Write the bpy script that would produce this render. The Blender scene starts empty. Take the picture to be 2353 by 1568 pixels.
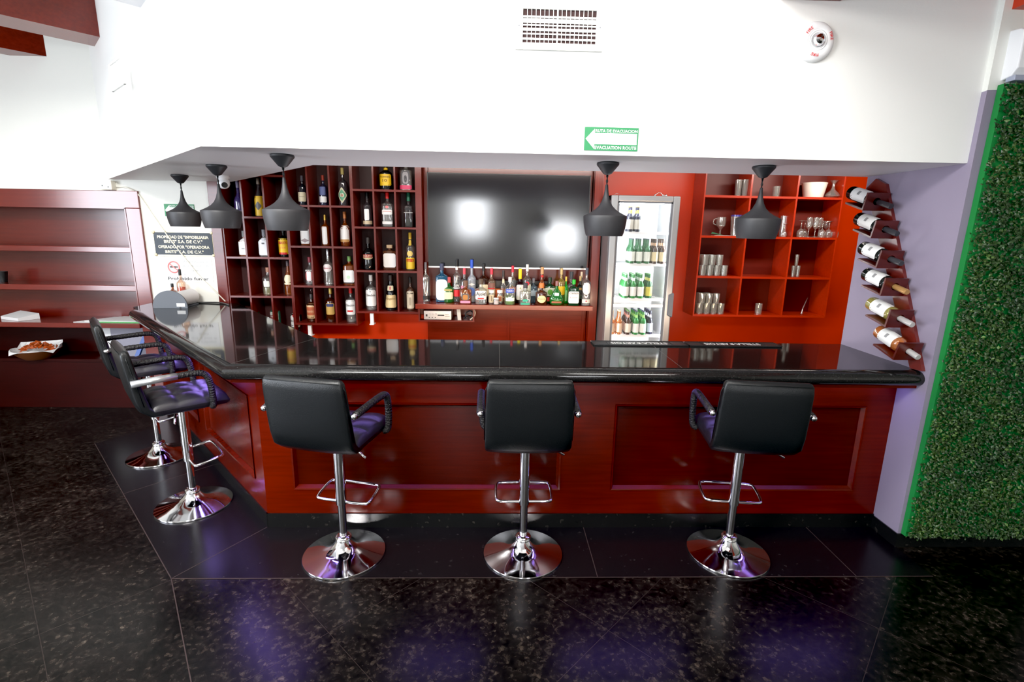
import bpy, math, random
from mathutils import Vector, Matrix
random.seed(11)
PI = math.pi
SC = bpy.context.scene
COL = SC.collection

# ------------------------------------------------------------------ camera
FPX, YAW, PITCH, ROLL, CAMZ = 1173.14, 0.0315393, 0.218454, 0.0178568, 1.8
def _axes():
    cy, sy, cp, sp = math.cos(YAW), math.sin(YAW), math.cos(PITCH), math.sin(PITCH)
    r = Vector((cy, -sy, 0)); f = Vector((sy*cp, cy*cp, -sp)); u = r.cross(f)
    c, s = math.cos(ROLL), math.sin(ROLL)
    return c*r + s*u, -s*r + c*u, f
CR, CU, CF = _axes()
cam_d = bpy.data.cameras.new('camera'); cam = bpy.data.objects.new('camera', cam_d); COL.objects.link(cam)
cam_d.sensor_width = 36; cam_d.lens = FPX/2353*36; cam_d.clip_start = 0.05
m = Matrix((CR, CU, -CF)).transposed().to_4x4(); m.translation = (0, 0, CAMZ)
cam.matrix_world = m
SC.camera = cam
def at(px, py, x=None, y=None, z=None):
    """survey helper: where the sight line of a photo pixel meets a known real plane"""
    d = (px-1176.5)/FPX*CR - (py-784)/FPX*CU + CF
    t = x/d.x if x is not None else y/d.y if y is not None else (z-CAMZ)/d.z
    return Vector((0, 0, CAMZ)) + t*d

# ------------------------------------------------------------------ materials
def _new(name):
    mt = bpy.data.materials.new(name); mt.use_nodes = True
    nt = mt.node_tree; return mt, nt, nt.nodes['Principled BSDF']
def mat(name, c, rough=.5, metal=0., spec=.5, coat=0., bump=0., bscale=40., var=0., emit=None, estr=0.):
    mt, nt, b = _new(name)
    b.inputs['Base Color'].default_value = (*c, 1); b.inputs['Roughness'].default_value = rough
    b.inputs['Metallic'].default_value = metal; b.inputs['Specular IOR Level'].default_value = spec
    b.inputs['Coat Weight'].default_value = coat; b.inputs['Coat Roughness'].default_value = .08
    if emit: b.inputs['Emission Color'].default_value = (*emit, 1); b.inputs['Emission Strength'].default_value = estr
    if bump or var:
        tc = nt.nodes.new('ShaderNodeTexCoord'); n = nt.nodes.new('ShaderNodeTexNoise')
        n.inputs['Scale'].default_value = bscale; n.inputs['Detail'].default_value = 4
        nt.links.new(tc.outputs['Object'], n.inputs['Vector'])
        if bump:
            bp = nt.nodes.new('ShaderNodeBump'); bp.inputs['Strength'].default_value = bump; bp.inputs['Distance'].default_value = .01
            nt.links.new(n.outputs['Fac'], bp.inputs['Height']); nt.links.new(bp.outputs['Normal'], b.inputs['Normal'])
        if var:
            r = nt.nodes.new('ShaderNodeMapRange'); r.inputs['To Min'].default_value = 1-var; r.inputs['To Max'].default_value = 1+var
            mx = nt.nodes.new('ShaderNodeMix'); mx.data_type = 'RGBA'; mx.blend_type = 'MULTIPLY'; mx.inputs[0].default_value = 1
            mx.inputs[6].default_value = (*c, 1)
            nt.links.new(n.outputs['Fac'], r.inputs['Value']); nt.links.new(r.outputs['Result'], mx.inputs[7]); nt.links.new(mx.outputs[2], b.inputs['Base Color'])
    return mt
def wood(name, dark, light, rough, axis='X', scale=1.0, coat=.3, spec=.5):
    mt, nt, b = _new(name); b.inputs['Specular IOR Level'].default_value = spec
    tc = nt.nodes.new('ShaderNodeTexCoord'); mp = nt.nodes.new('ShaderNodeMapping')
    s = {'X': (1.2, 22, 22), 'Z': (22, 22, 1.2)}[axis]
    mp.inputs['Scale'].default_value = [v*scale for v in s]
    n = nt.nodes.new('ShaderNodeTexNoise'); n.inputs['Scale'].default_value = 2.2; n.inputs['Detail'].default_value = 6; n.inputs['Roughness'].default_value = .6
    n2 = nt.nodes.new('ShaderNodeTexNoise'); n2.inputs['Scale'].default_value = 2.0; n2.inputs['Detail'].default_value = 2
    cr = nt.nodes.new('ShaderNodeValToRGB'); cr.color_ramp.elements[0].color = (*dark, 1); cr.color_ramp.elements[1].color = (*light, 1)
    cr.color_ramp.elements[0].position = .3; cr.color_ramp.elements[1].position = .72
    ad = nt.nodes.new('ShaderNodeMath'); ad.operation = 'MULTIPLY_ADD'; ad.inputs[1].default_value = .5
    h = nt.nodes.new('ShaderNodeMath'); h.operation = 'MULTIPLY'; h.inputs[1].default_value = .5
    L = nt.links.new
    L(tc.outputs['Object'], mp.inputs['Vector']); L(mp.outputs['Vector'], n.inputs['Vector']); L(tc.outputs['Object'], n2.inputs['Vector'])
    L(n2.outputs['Fac'], h.inputs[0]); L(n.outputs['Fac'], ad.inputs[0]); L(h.outputs[0], ad.inputs[2]); L(ad.outputs[0], cr.inputs['Fac']); L(cr.outputs['Color'], b.inputs['Base Color'])
    b.inputs['Roughness'].default_value = rough; b.inputs['Coat Weight'].default_value = coat; b.inputs['Coat Roughness'].default_value = .12
    return mt
def granite(name, base, fleck, amount, scale, rough, fleck2=None, tiles=0., coat=0.):
    """polished dark stone with mineral flecks; tiles>0 adds diagonal joints of that pitch"""
    mt, nt, b = _new(name); L = nt.links.new
    tc = nt.nodes.new('ShaderNodeTexCoord')
    n = nt.nodes.new('ShaderNodeTexNoise'); n.inputs['Scale'].default_value = scale; n.inputs['Detail'].default_value = 5; n.inputs['Roughness'].default_value = .55; n.inputs['Distortion'].default_value = .6
    v = nt.nodes.new('ShaderNodeTexVoronoi'); v.inputs['Scale'].default_value = scale*1.6; v.inputs['Randomness'].default_value = 1
    n3 = nt.nodes.new('ShaderNodeTexNoise'); n3.inputs['Scale'].default_value = scale*.13; n3.inputs['Detail'].default_value = 3
    for q in (n, v, n3): L(tc.outputs['Object'], q.inputs['Vector'])
    sep = nt.nodes.new('ShaderNodeSeparateColor'); L(v.outputs['Color'], sep.inputs['Color'])
    mr = nt.nodes.new('ShaderNodeMapRange'); mr.inputs['From Min'].default_value = 1-amount; mr.inputs['From Max'].default_value = 1-amount*.3
    L(sep.outputs[0], mr.inputs['Value'])
    m1 = nt.nodes.new('ShaderNodeMapRange'); m1.inputs['From Min'].default_value = .5; m1.inputs['From Max'].default_value = .66; L(n.outputs['Fac'], m1.inputs['Value'])
    mul = nt.nodes.new('ShaderNodeMath'); mul.operation = 'MULTIPLY'; L(mr.outputs[0], mul.inputs[0]); L(m1.outputs[0], mul.inputs[1])
    mix = nt.nodes.new('ShaderNodeMix'); mix.data_type = 'RGBA'; mix.inputs[6].default_value = (*base, 1); mix.inputs[7].default_value = (*fleck, 1)
    L(mul.outputs[0], mix.inputs[0]); out = mix.outputs[2]
    if fleck2:
        m2 = nt.nodes.new('ShaderNodeMapRange'); m2.inputs['From Min'].default_value = .42; m2.inputs['From Max'].default_value = .7; m2.inputs['To Max'].default_value = .8; L(n3.outputs['Fac'], m2.inputs['Value'])
        mb = nt.nodes.new('ShaderNodeMath'); mb.operation = 'MULTIPLY'; L(m2.outputs[0], mb.inputs[0]); L(m1.outputs[0], mb.inputs[1])
        mx = nt.nodes.new('ShaderNodeMix'); mx.data_type = 'RGBA'; mx.inputs[7].default_value = (*fleck2, 1); L(out, mx.inputs[6]); L(mb.outputs[0], mx.inputs[0]); out = mx.outputs[2]
    if tiles:
        mp = nt.nodes.new('ShaderNodeMapping'); mp.inputs['Rotation'].default_value = (0, 0, math.radians(45)); mp.inputs['Location'].default_value = (.13, .02, 0)
        L(tc.outputs['Object'], mp.inputs['Vector'])
        br = nt.nodes.new('ShaderNodeTexBrick'); br.offset = 0; br.inputs['Scale'].default_value = 1; br.inputs['Mortar Size'].default_value = .0022
        br.inputs['Brick Width'].default_value = tiles; br.inputs['Row Height'].default_value = tiles; br.inputs['Mortar Smooth'].default_value = 0
        L(mp.outputs['Vector'], br.inputs['Vector'])
        mj = nt.nodes.new('ShaderNodeMix'); mj.data_type = 'RGBA'; mj.inputs[7].default_value = (.05, .035, .03, 1); L(br.outputs['Fac'], mj.inputs[0]); L(out, mj.inputs[6]); out = mj.outputs[2]
    L(out, b.inputs['Base Color']); b.inputs['Roughness'].default_value = rough; b.inputs['Coat Weight'].default_value = coat; b.inputs['Coat Roughness'].default_value = .03
    return mt
def floor_stone(name, rough):
    """speckled dark granite: fine mineral noise on a slowly varying ground, diagonal slab joints"""
    mt, nt, b = _new(name); L = nt.links.new
    tc = nt.nodes.new('ShaderNodeTexCoord')
    def noise(sc, det, ro, dist=0.):
        n = nt.nodes.new('ShaderNodeTexNoise'); n.inputs['Scale'].default_value = sc; n.inputs['Detail'].default_value = det; n.inputs['Roughness'].default_value = ro; n.inputs['Distortion'].default_value = dist
        L(tc.outputs['Object'], n.inputs['Vector']); return n
    def ramp(src, stops):
        cr = nt.nodes.new('ShaderNodeValToRGB'); e = cr.color_ramp.elements
        for i, (p, c) in enumerate(stops):
            q = e[i] if i < 2 else e.new(p); q.position = p; q.color = (*c, 1)
        L(src, cr.inputs['Fac']); return cr.outputs['Color']
    def mix(a, b_, mode, fac=1.):
        m = nt.nodes.new('ShaderNodeMix'); m.data_type = 'RGBA'; m.blend_type = mode; m.inputs[0].default_value = fac; L(a, m.inputs[6]); L(b_, m.inputs[7]); return m.outputs[2]
    fine = ramp(noise(30, 7, .72, .4).outputs['Fac'], [(.44, (.006, .0048, .0045)), (.55, (.020, .0155, .0135)), (.64, (.042, .035, .030)), (.74, (.085, .074, .064))])
    crystal = nt.nodes.new('ShaderNodeTexVoronoi'); crystal.inputs['Scale'].default_value = 62; L(tc.outputs['Object'], crystal.inputs['Vector'])
    sp = nt.nodes.new('ShaderNodeSeparateColor'); L(crystal.outputs['Color'], sp.inputs['Color'])
    cry = ramp(sp.outputs[0], [(.0, (.45, .45, .45)), (.78, (.8, .8, .8)), (.90, (1.35, 1.35, 1.3)), (1., (1.9, 1.85, 1.7))])
    big = ramp(noise(1.6, 3, .5).outputs['Fac'], [(.35, (.45, .42, .42)), (.62, (1.25, 1.2, 1.15))])
    mid = ramp(noise(6, 4, .6).outputs['Fac'], [(.35, (.55, .55, .55)), (.65, (1.4, 1.4, 1.4))])
    col = mix(mix(mix(fine, cry, 'MULTIPLY'), big, 'MULTIPLY'), mid, 'MULTIPLY')
    mp = nt.nodes.new('ShaderNodeMapping'); mp.inputs['Rotation'].default_value = (0, 0, math.radians(45)); mp.inputs['Location'].default_value = (.13, .02, 0); L(tc.outputs['Object'], mp.inputs['Vector'])
    br = nt.nodes.new('ShaderNodeTexBrick'); br.offset = 0; br.inputs['Scale'].default_value = 1; br.inputs['Mortar Size'].default_value = .0014; br.inputs['Brick Width'].default_value = .9; br.inputs['Row Height'].default_value = .9; br.inputs['Mortar Smooth'].default_value = 0
    L(mp.outputs['Vector'], br.inputs['Vector'])
    mj = nt.nodes.new('ShaderNodeMix'); mj.data_type = 'RGBA'; mj.inputs[7].default_value = (.030, .021, .019, 1); L(br.outputs['Fac'], mj.inputs[0]); L(col, mj.inputs[6])
    L(mj.outputs[2], b.inputs['Base Color']); b.inputs['Roughness'].default_value = rough; b.inputs['Specular IOR Level'].default_value = .35
    return mt
def glass(name, tint=(1, 1, 1), alpha=.12, rough=.03, body=None, refl=.05):
    """thin-walled glass: see-through tinted wall with mirror reflections growing at grazing angles"""
    mt = bpy.data.materials.new(name); mt.use_nodes = True; nt = mt.node_tree; nt.nodes.clear(); L = nt.links.new
    o = nt.nodes.new('ShaderNodeOutputMaterial'); tr = nt.nodes.new('ShaderNodeBsdfTransparent'); tr.inputs['Color'].default_value = (*tint, 1)
    df = nt.nodes.new('ShaderNodeBsdfDiffuse'); df.inputs['Color'].default_value = (*(body or tint), 1)
    gl = nt.nodes.new('ShaderNodeBsdfGlossy'); gl.inputs['Roughness'].default_value = rough
    m1 = nt.nodes.new('ShaderNodeMixShader'); m1.inputs[0].default_value = alpha; L(tr.outputs[0], m1.inputs[1]); L(df.outputs[0], m1.inputs[2])
    lw = nt.nodes.new('ShaderNodeLayerWeight'); lw.inputs['Blend'].default_value = .35
    mr = nt.nodes.new('ShaderNodeMapRange'); mr.inputs['To Min'].default_value = refl; mr.inputs['To Max'].default_value = .75; L(lw.outputs['Facing'], mr.inputs['Value'])
    m2 = nt.nodes.new('ShaderNodeMixShader'); L(mr.outputs[0], m2.inputs[0]); L(m1.outputs[0], m2.inputs[1]); L(gl.outputs[0], m2.inputs[2]); L(m2.outputs[0], o.inputs['Surface'])
    return mt

# ------------------------------------------------------------------ mesh building
class MB:
    def __init__(s): s.v = []; s.f = []; s.mi = []; s.cur = 0
    def add(s, vs, fs, M=None):
        o = len(s.v); s.v += [tuple(M @ Vector(p)) if M else tuple(p) for p in vs]
        s.f += [tuple(i+o for i in f) for f in fs]; s.mi += [s.cur]*len(fs); return s
    def box(s, x0, x1, y0, y1, z0, z1, M=None):
        return s.add([(x, y, z) for z in (z0, z1) for y in (y0, y1) for x in (x0, x1)],
                     [(0, 2, 3, 1), (4, 5, 7, 6), (0, 1, 5, 4), (1, 3, 7, 5), (3, 2, 6, 7), (2, 0, 4, 6)], M)
    def prism(s, poly, z0, z1, M=None):
        n = len(poly)
        a = sum(poly[i][0]*poly[(i+1) % n][1]-poly[(i+1) % n][0]*poly[i][1] for i in range(n))
        if a < 0: poly = poly[::-1]
        return s.add([(x, y, z0) for x, y in poly]+[(x, y, z1) for x, y in poly],
                     [tuple(range(n-1, -1, -1)), tuple(range(n, 2*n))]+[(i, (i+1) % n, n+(i+1) % n, n+i) for i in range(n)], M)
    def quad(s, a, b, c, d): return s.add([a, b, c, d], [(0, 1, 2, 3)])
    def loft(s, rings, close=True, cap=True):
        n = len(rings[0]); vs = [p for r in rings for p in r]; fs = []
        for i in range(len(rings)-1):
            for j in range(n if close else n-1):
                fs.append((i*n+j, i*n+(j+1) % n, (i+1)*n+(j+1) % n, (i+1)*n+j))
        if cap: fs += [tuple(range(n-1, -1, -1)), tuple(range((len(rings)-1)*n, len(rings)*n))]
        return s.add(vs, fs)
    def lathe(s, prof, seg=24, c=(0, 0, 0), M=None, cap=True):
        """prof: (radius, z) or (radius, z, exponent, depth ratio) for squared-off bottles"""
        rings = []
        for p in prof:
            r, z = p[0], p[1]; e = p[2] if len(p) > 2 else 2; d = p[3] if len(p) > 3 else 1
            ring = []
            for j in range(seg):
                a = 2*PI*(j+.5)/seg; ca, sa = math.cos(a), math.sin(a)
                k = (abs(ca)**e+abs(sa)**e)**(-1/e)
                q = Vector((c[0]+r*k*ca, c[1]+r*d*k*sa, c[2]+z)); ring.append(M @ q if M else q)
            rings.append(ring)
        return s.loft(rings, True, cap)
    def tube(s, pts, r, seg=8, closed=False, smoothn=0):
        pts = [Vector(p) for p in pts]
        for _ in range(smoothn):
            q = []; n = len(pts)
            for i in range(n if closed else n-1):
                a, b = pts[i], pts[(i+1) % n]; q += [a*.75+b*.25, a*.25+b*.75]
            if not closed: q = [pts[0]]+q+[pts[-1]]
            pts = q
        rings = []; n = len(pts); up = Vector((0, 0, 1)); prev = None
        for i in range(n):
            t = (pts[(i+1) % n]-pts[i-1]) if closed else (pts[min(i+1, n-1)]-pts[max(i-1, 0)])
            t.normalize()
            u = prev - t*prev.dot(t) if prev is not None else (up if abs(t.z) < .9 else Vector((1, 0, 0))).cross(t)
            if u.length < 1e-5: u = Vector((1, 0, 0)).cross(t)
            u.normalize(); prev = u; w = t.cross(u)
            rr = r(i/(n-1)) if callable(r) else r
            rings.append([pts[i]+rr*(math.cos(2*PI*j/seg)*u+math.sin(2*PI*j/seg)*w) for j in range(seg)])
        if closed: rings.append(rings[0])
        return s.loft(rings, True, not closed)
    def build(s, name, mt, parent=None, org=None, smooth=False, bevel=0., angle=35):
        if parent is not None:
            org = Vector((0, 0, 0)); p = parent
            while p: org = org+p.location; p = p.parent
        org = Vector(org) if org is not None else Vector((0, 0, 0))
        me = bpy.data.meshes.new(name); me.from_pydata([tuple(Vector(p)-org) for p in s.v], [], s.f)
        for k in (mt if isinstance(mt, (list, tuple)) else [mt]): me.materials.append(k)
        if any(s.mi): me.polygons.foreach_set('material_index', s.mi)
        me.update()
        o = bpy.data.objects.new(name, me); COL.objects.link(o)
        if parent is not None: o.parent = parent
        else: o.location = org
        if smooth:
            me.polygons.foreach_set('use_smooth', [True]*len(me.polygons))
            if smooth != 'all':
                try: me.set_sharp_from_angle(angle=math.radians(angle))
                except Exception: pass
        if bevel:
            b = o.modifiers.new('bevel', 'BEVEL'); b.width = bevel; b.segments = 2; b.limit_method = 'ANGLE'; b.angle_limit = math.radians(40)
        return o
def box(name, mt, x0, x1, y0, y1, z0, z1, parent=None, org=None, bevel=0.):
    return MB().box(x0, x1, y0, y1, z0, z1).build(name, mt, parent, org, bevel=bevel)
def tag(o, label, cat, group=None, kind=None):
    o['label'] = label; o['category'] = cat
    if group: o['group'] = group
    if kind: o['kind'] = kind
    return o
def thing(name, label, cat, loc=(0, 0, 0), rz=0., group=None):
    o = bpy.data.objects.new(name, None); COL.objects.link(o); o.location = loc; o.rotation_euler = (0, 0, rz)
    o.empty_display_size = .05
    return tag(o, label, cat, group)
def struct(o): o['kind'] = 'structure'; return o
def copy_tree(o, parent=None):
    c = o.copy(); COL.objects.link(c)
    if parent is not None: c.parent = parent
    for ch in list(o.children): copy_tree(ch, c)
    return c
_txt = {}
def text_verts(s, bold=False):
    if s not in _txt:
        cu = bpy.data.curves.new('t', 'FONT'); cu.body = s; cu.size = 1; cu.align_x = 'CENTER'; cu.align_y = 'CENTER'
        cu.offset = .012 if bold else 0; cu.resolution_u = 2
        ob = bpy.data.objects.new('t', cu); COL.objects.link(ob); bpy.context.view_layer.update()
        me = bpy.data.meshes.new_from_object(ob.evaluated_get(bpy.context.evaluated_depsgraph_get()))
        _txt[s] = ([tuple(v.co) for v in me.vertices], [tuple(p.vertices) for p in me.polygons])
        bpy.data.objects.remove(ob); bpy.data.curves.remove(cu); bpy.data.meshes.remove(me)
    return _txt[s]
def lettering(mb, s, h, fn, w=None, bold=True):
    """adds flat letters; fn maps (u right, v up) in metres to a 3-D point; h letter size, w total width"""
    vs, fs = text_verts(s, bold)
    if not vs: return mb
    x0 = min(v[0] for v in vs); x1 = max(v[0] for v in vs); k = h/.72
    kx = k if w is None else w/(x1-x0); cx = (x0+x1)/2
    ys = [v[1] for v in vs]; cyy = (min(ys)+max(ys))/2
    return mb.add([fn((v[0]-cx)*kx, (v[1]-cyy)*k) for v in vs], fs)
# ------------------------------------------------------------------ material set
M = {}
M['white'] = mat('white_paint', (.86, .86, .83), .6, bump=.05, bscale=60)
M['white_left'] = mat('white_paint_cool', (.87, .87, .81), .6, bump=.05, bscale=60)
M['soffit'] = mat('soffit_underside_paint', (.80, .79, .81), .5)
M['cream'] = mat('cream_paint', (.86, .83, .72), .6)
M['red_wall'] = mat('red_wall_paint', (.58, .036, .004), .35, var=.12, bscale=3)
M['wood'] = wood('mahogany', (.12, .010, .004), (.26, .022, .008), .24)
M['wood_v'] = wood('mahogany_upright', (.12, .010, .004), (.26, .022, .008), .24, 'Z')
M['wood_dark'] = wood('dark_mahogany', (.055, .006, .004), (.11, .012, .007), .3)
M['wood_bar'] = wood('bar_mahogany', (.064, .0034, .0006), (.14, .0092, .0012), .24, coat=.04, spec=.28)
M['wood_panel_shaded'] = wood('shaded_panel_mahogany', (.030, .0018, .0005), (.080, .0052, .0009), .20, coat=.06, spec=.34)  # bar wood darkened: shade on the long front's panels put into the colour
M['rack'] = wood('rack_mahogany', (.10, .012, .010), (.17, .022, .016), .28)
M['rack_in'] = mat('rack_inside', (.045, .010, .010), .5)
M['red_shelf'] = wood('red_shelf_lacquer', (.30, .018, .004), (.46, .034, .008), .3)
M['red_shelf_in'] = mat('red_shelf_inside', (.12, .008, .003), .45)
M['cab'] = wood('cabinet_mahogany', (.11, .009, .006), (.19, .018, .010), .2, coat=.5)
M['cab_in'] = wood('cabinet_back_mahogany', (.09, .008, .005), (.15, .015, .008), .25)
M['cab_low'] = wood('shaded_mahogany', (.018, .002, .0015), (.040, .004, .003), .45, coat=0, spec=.15)  # cabinet wood with the light fall-off below the worktop put into its colour
M['granite'] = granite('black_granite_top', (.014, .013, .013), (.045, .043, .042), .3, 130, .06)
M['floor'] = floor_stone('speckled_granite_floor', .26)
M['border'] = granite('black_granite_border', (.010, .008, .009), (.03, .025, .025), .06, 40, .24)
M['kick'] = granite('black_granite_kick', (.010, .009, .009), (.04, .035, .03), .1, 40, .22)
M['border'].node_tree.nodes['Principled BSDF'].inputs['Specular IOR Level'].default_value = .28
M['lilac'] = None
M['leather'] = mat('black_leather', (.009, .0095, .0105), .34, spec=.38, bump=.15, bscale=220)
M['leather_seat'] = mat('seat_leather', (.016, .014, .018), .34, bump=.12, bscale=220)
M['leather_wrap'] = mat('wrapped_leather', (.012, .010, .011), .4, bump=.8, bscale=110)
M['chrome'] = mat('chrome', (.80, .79, .82), .07, 1)
M['lamp'] = mat('matt_black_lamp', (.030, .029, .032), .5, bump=.06, bscale=300)
M['black'] = mat('black_plastic', (.010, .010, .011), .4)
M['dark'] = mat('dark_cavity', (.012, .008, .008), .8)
M['screen'] = mat('tv_screen', (.010, .010, .014), .13, spec=1.)
M['bezel'] = mat('tv_bezel', (.03, .03, .03), .3)
M['silver'] = mat('brushed_silver', (.62, .63, .65), .3, .8)
M['steel_grey'] = mat('grey_door_frame', (.36, .37, .38), .32, .6)
M['grey'] = mat('grey_plastic', (.11, .12, .14), .5)
M['white_pl'] = mat('white_plastic', (.85, .85, .86), .35)
M['paper'] = mat('paper', (.82, .82, .82), .8)
M['green_sign'] = mat('green_sign', (.012, .22, .075), .45)
M['signwhite'] = mat('sign_white', (.9, .9, .9), .5)
M['brass'] = mat('brass_letters', (.72, .62, .40), .4, .5)
M['plaque'] = mat('dark_plaque', (.035, .045, .06), .5)
M['redtxt'] = mat('red_print', (.62, .03, .03), .5)
M['blacktxt'] = mat('black_print', (.02, .02, .02), .6)
M['led'] = mat('led_strip', (.3, .25, .8), .5, emit=(.36, .24, 1.), estr=6)
M['fridge_in'] = mat('fridge_lining', (.93, .95, .97), .4)
M['fridge_led'] = mat('fridge_tube', (1, 1, 1), .5, emit=(.92, .96, 1), estr=110)
M['clear'] = glass('clear_glass', (.97, .98, .97), .05)
M['pane'] = glass('door_pane', (.98, .99, .99), .01, .01)
M['frost'] = glass('frosted_glass', (.75, .80, .86), .45, .25, (.60, .66, .74))
M['tumbler'] = glass('tumbler_glass', (.88, .89, .86), .14, .05, (.92, .93, .88), .20)
_gl = {}
def G(c, alpha=.5, tint=None):
    k = (c, alpha)
    if k not in _gl:
        t = tint or tuple(min(1, .25+v*1.2) for v in c)
        _gl[k] = glass('tinted_glass', t, alpha, .04, c)
    return _gl[k]
_pc = {}
def C(c, rough=.45, metal=0.):
    k = (c, rough, metal)
    if k not in _pc: _pc[k] = mat('print_colour', c, rough, metal)
    return _pc[k]
WHITE, CREAM, BLACK = (.88, .88, .86), (.80, .72, .50), (.012, .012, .013)
def lilac_wall():
    mt, nt, b = _new('lilac_and_white_wall'); L = nt.links.new
    g = nt.nodes.new('ShaderNodeNewGeometry'); sp = nt.nodes.new('ShaderNodeSeparateXYZ'); L(g.outputs['Position'], sp.inputs[0])
    n = nt.nodes.new('ShaderNodeTexNoise'); n.inputs['Scale'].default_value = 9
    ad = nt.nodes.new('ShaderNodeMath'); ad.operation = 'MULTIPLY_ADD'; ad.inputs[1].default_value = .03; L(n.outputs['Fac'], ad.inputs[0]); L(sp.outputs['Z'], ad.inputs[2])
    gt = nt.nodes.new('ShaderNodeMath'); gt.operation = 'GREATER_THAN'; gt.inputs[1].default_value = 2.505; L(ad.outputs[0], gt.inputs[0])
    mx = nt.nodes.new('ShaderNodeMix'); mx.data_type = 'RGBA'; mx.inputs[6].default_value = (.275, .235, .315, 1); mx.inputs[7].default_value = (.82, .82, .76, 1)
    L(gt.outputs[0], mx.inputs[0]); L(mx.outputs[2], b.inputs['Base Color']); b.inputs['Roughness'].default_value = .55
    return mt
M['lilac'] = lilac_wall()
# ------------------------------------------------------------------ the room
YF = 4.86          # plane of the white back wall and of the liquor rack fronts
YR = 5.14          # red wall at the back of the bar recess
XR = 2.37          # lilac side wall
ZC = 1.058         # counter top
ZS = 2.158         # underside of the soffit over the bar
ZCEIL = 3.5
XL, XE, YB = -6.2, 5.6, -5.2
# plan points of the bar (outer = guest side)
OUT = [(-3.13, 4.41), (-1.44, 2.67), (XR, 2.67)]
INN = [(-2.46, YF), (-1.20, 3.36), (XR, 3.36)]
BASE = [(-2.90, 4.54), (-1.367, 2.82), (XR, 2.82)]

struct(MB().prism([(XL, YB), (XE, YB), (XE, 5.3), (XL, 5.3)], -.06, 0).build('floor', M['floor'], org=(0, 0, 0)))
# plain black border stones laid round the bar
b = MB(); b.prism([(-1.523*1.0909, 2.352), (XR, 2.352), (XR, 2.83), (-1.367, 2.83)], .0, .0016)
b.prism([(-1.523*1.0909, 2.352), (-1.367, 2.83), (-2.92, 4.57), (-3.30, 4.02)], 0, .0016)
struct(b.build('trim_1', M['border']))
lt = MB()
for a, c in (((-1.662, 2.352), (XR, 2.352)), ((-1.662, 2.352), (-3.30, 4.02)), ((-1.367, 2.83), (-1.662, 2.352)), ((-2.12, 3.66), (-2.50, 3.21)), ((.55, 2.352), (.55, 2.82)), ((1.95, 2.352), (1.95, 2.82)), ((-1.662, 2.352), (-.85, 1.25))):
    d = Vector((c[0]-a[0], c[1]-a[1])); n = Vector((-d.y, d.x)).normalized()*.0022
    lt.prism([(a[0]+n.x, a[1]+n.y), (a[0]-n.x, a[1]-n.y), (c[0]-n.x, c[1]-n.y), (c[0]+n.x, c[1]+n.y)], .0005, .0021)
struct(lt.build('trim_2', mat('floor_joint', (.05, .032, .028), .5)))

# back wall left of the racks, above and beside the built-in cabinet
CX0, CX1, CZT = -5.6, -3.226, 2.062
b = MB(); b.box(XL, CX0, YF, 5.3, 0, ZCEIL); b.box(CX0, CX1, YF, 5.3, CZT, ZCEIL); b.box(CX1, -2.615, YF, 5.3, 0, ZCEIL); b.box(CX0, CX1, 5.2, 5.3, 0, CZT)
struct(b.build('wall_back', M['white_left']))
struct(MB().box(-2.615, XE, YR, 5.3, 0, ZCEIL).build('wall_recess', M['red_wall']))
struct(MB().prism([(XR, 2.62), (XE, 2.62), (XE, 2.80), (2.52, 2.80), (2.52, 3.36), (XR, 3.36)], 0, ZCEIL).build('wall_right', M['lilac']))
b = MB(); b.box(XR-.008, XR, 2.62, 2.82, 0, .085); b.box(XR-.008, XE, 2.612, 2.62, 0, .085)
struct(b.build('baseboard_right', M['kick']))
# soffit over the bar, same plan as the counter
SO = [(-3.45, 4.82), (-3.45, YF), (-2.40, YF), (-1.149, 3.36), (XR, 3.36), (XR, 2.65), (-1.436, 2.65)]
sf = MB(); n = len(SO)
if sum(SO[i][0]*SO[(i+1) % n][1]-SO[(i+1) % n][0]*SO[i][1] for i in range(n)) < 0: SO = SO[::-1]
sf.add([(x, y, ZS) for x, y in SO]+[(x, y, ZCEIL) for x, y in SO], [tuple(range(n-1, -1, -1))]); sf.cur = 1
sf.add([(x, y, ZS) for x, y in SO]+[(x, y, ZCEIL) for x, y in SO], [tuple(range(n, 2*n))]+[(i, (i+1) % n, n+(i+1) % n, n+i) for i in range(n)])
struct(sf.build('wall_soffit', [M['soffit'], M['white']]))
struct(MB().box(XL, XE, YB, 5.3, ZCEIL, ZCEIL+.1).build('ceiling', M['white_left']))
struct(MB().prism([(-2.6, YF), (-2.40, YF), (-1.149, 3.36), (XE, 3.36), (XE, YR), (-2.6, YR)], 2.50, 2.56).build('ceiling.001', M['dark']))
# timber roof beams running into the wall and the soffit
def beam(name, end, ang, w, z0, z1, L=4.2, mt=None):
    d = Vector((-math.sin(ang), -math.cos(ang))); n = Vector((-d.y, d.x))*w/2; e = Vector(end)
    p = [e+n-d*.25, e-n-d*.25, e-n+d*L, e+n+d*L]
    return struct(MB().prism([(q.x, q.y) for q in p], z0, z1).build(name, [mt or M['wood']]))
beam('trim_3', (-3.14, 4.48), math.radians(43), .30, 3.16, ZCEIL)
beam('trim_4', (-3.99, 4.86), math.radians(43), .22, 3.15, 3.37)
beam('trim_5', (-1.95, 3.21), math.radians(43), .26, 2.985, ZCEIL, L=2.5, mt=M['soffit'])
beam('trim_6', (1.455, 2.65), 0, .29, 2.868, ZCEIL, L=6)
beam('trim_7', (2.50, 2.60), 0, .18, 2.845, ZCEIL, L=6, mt=M['red_wall'])

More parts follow.
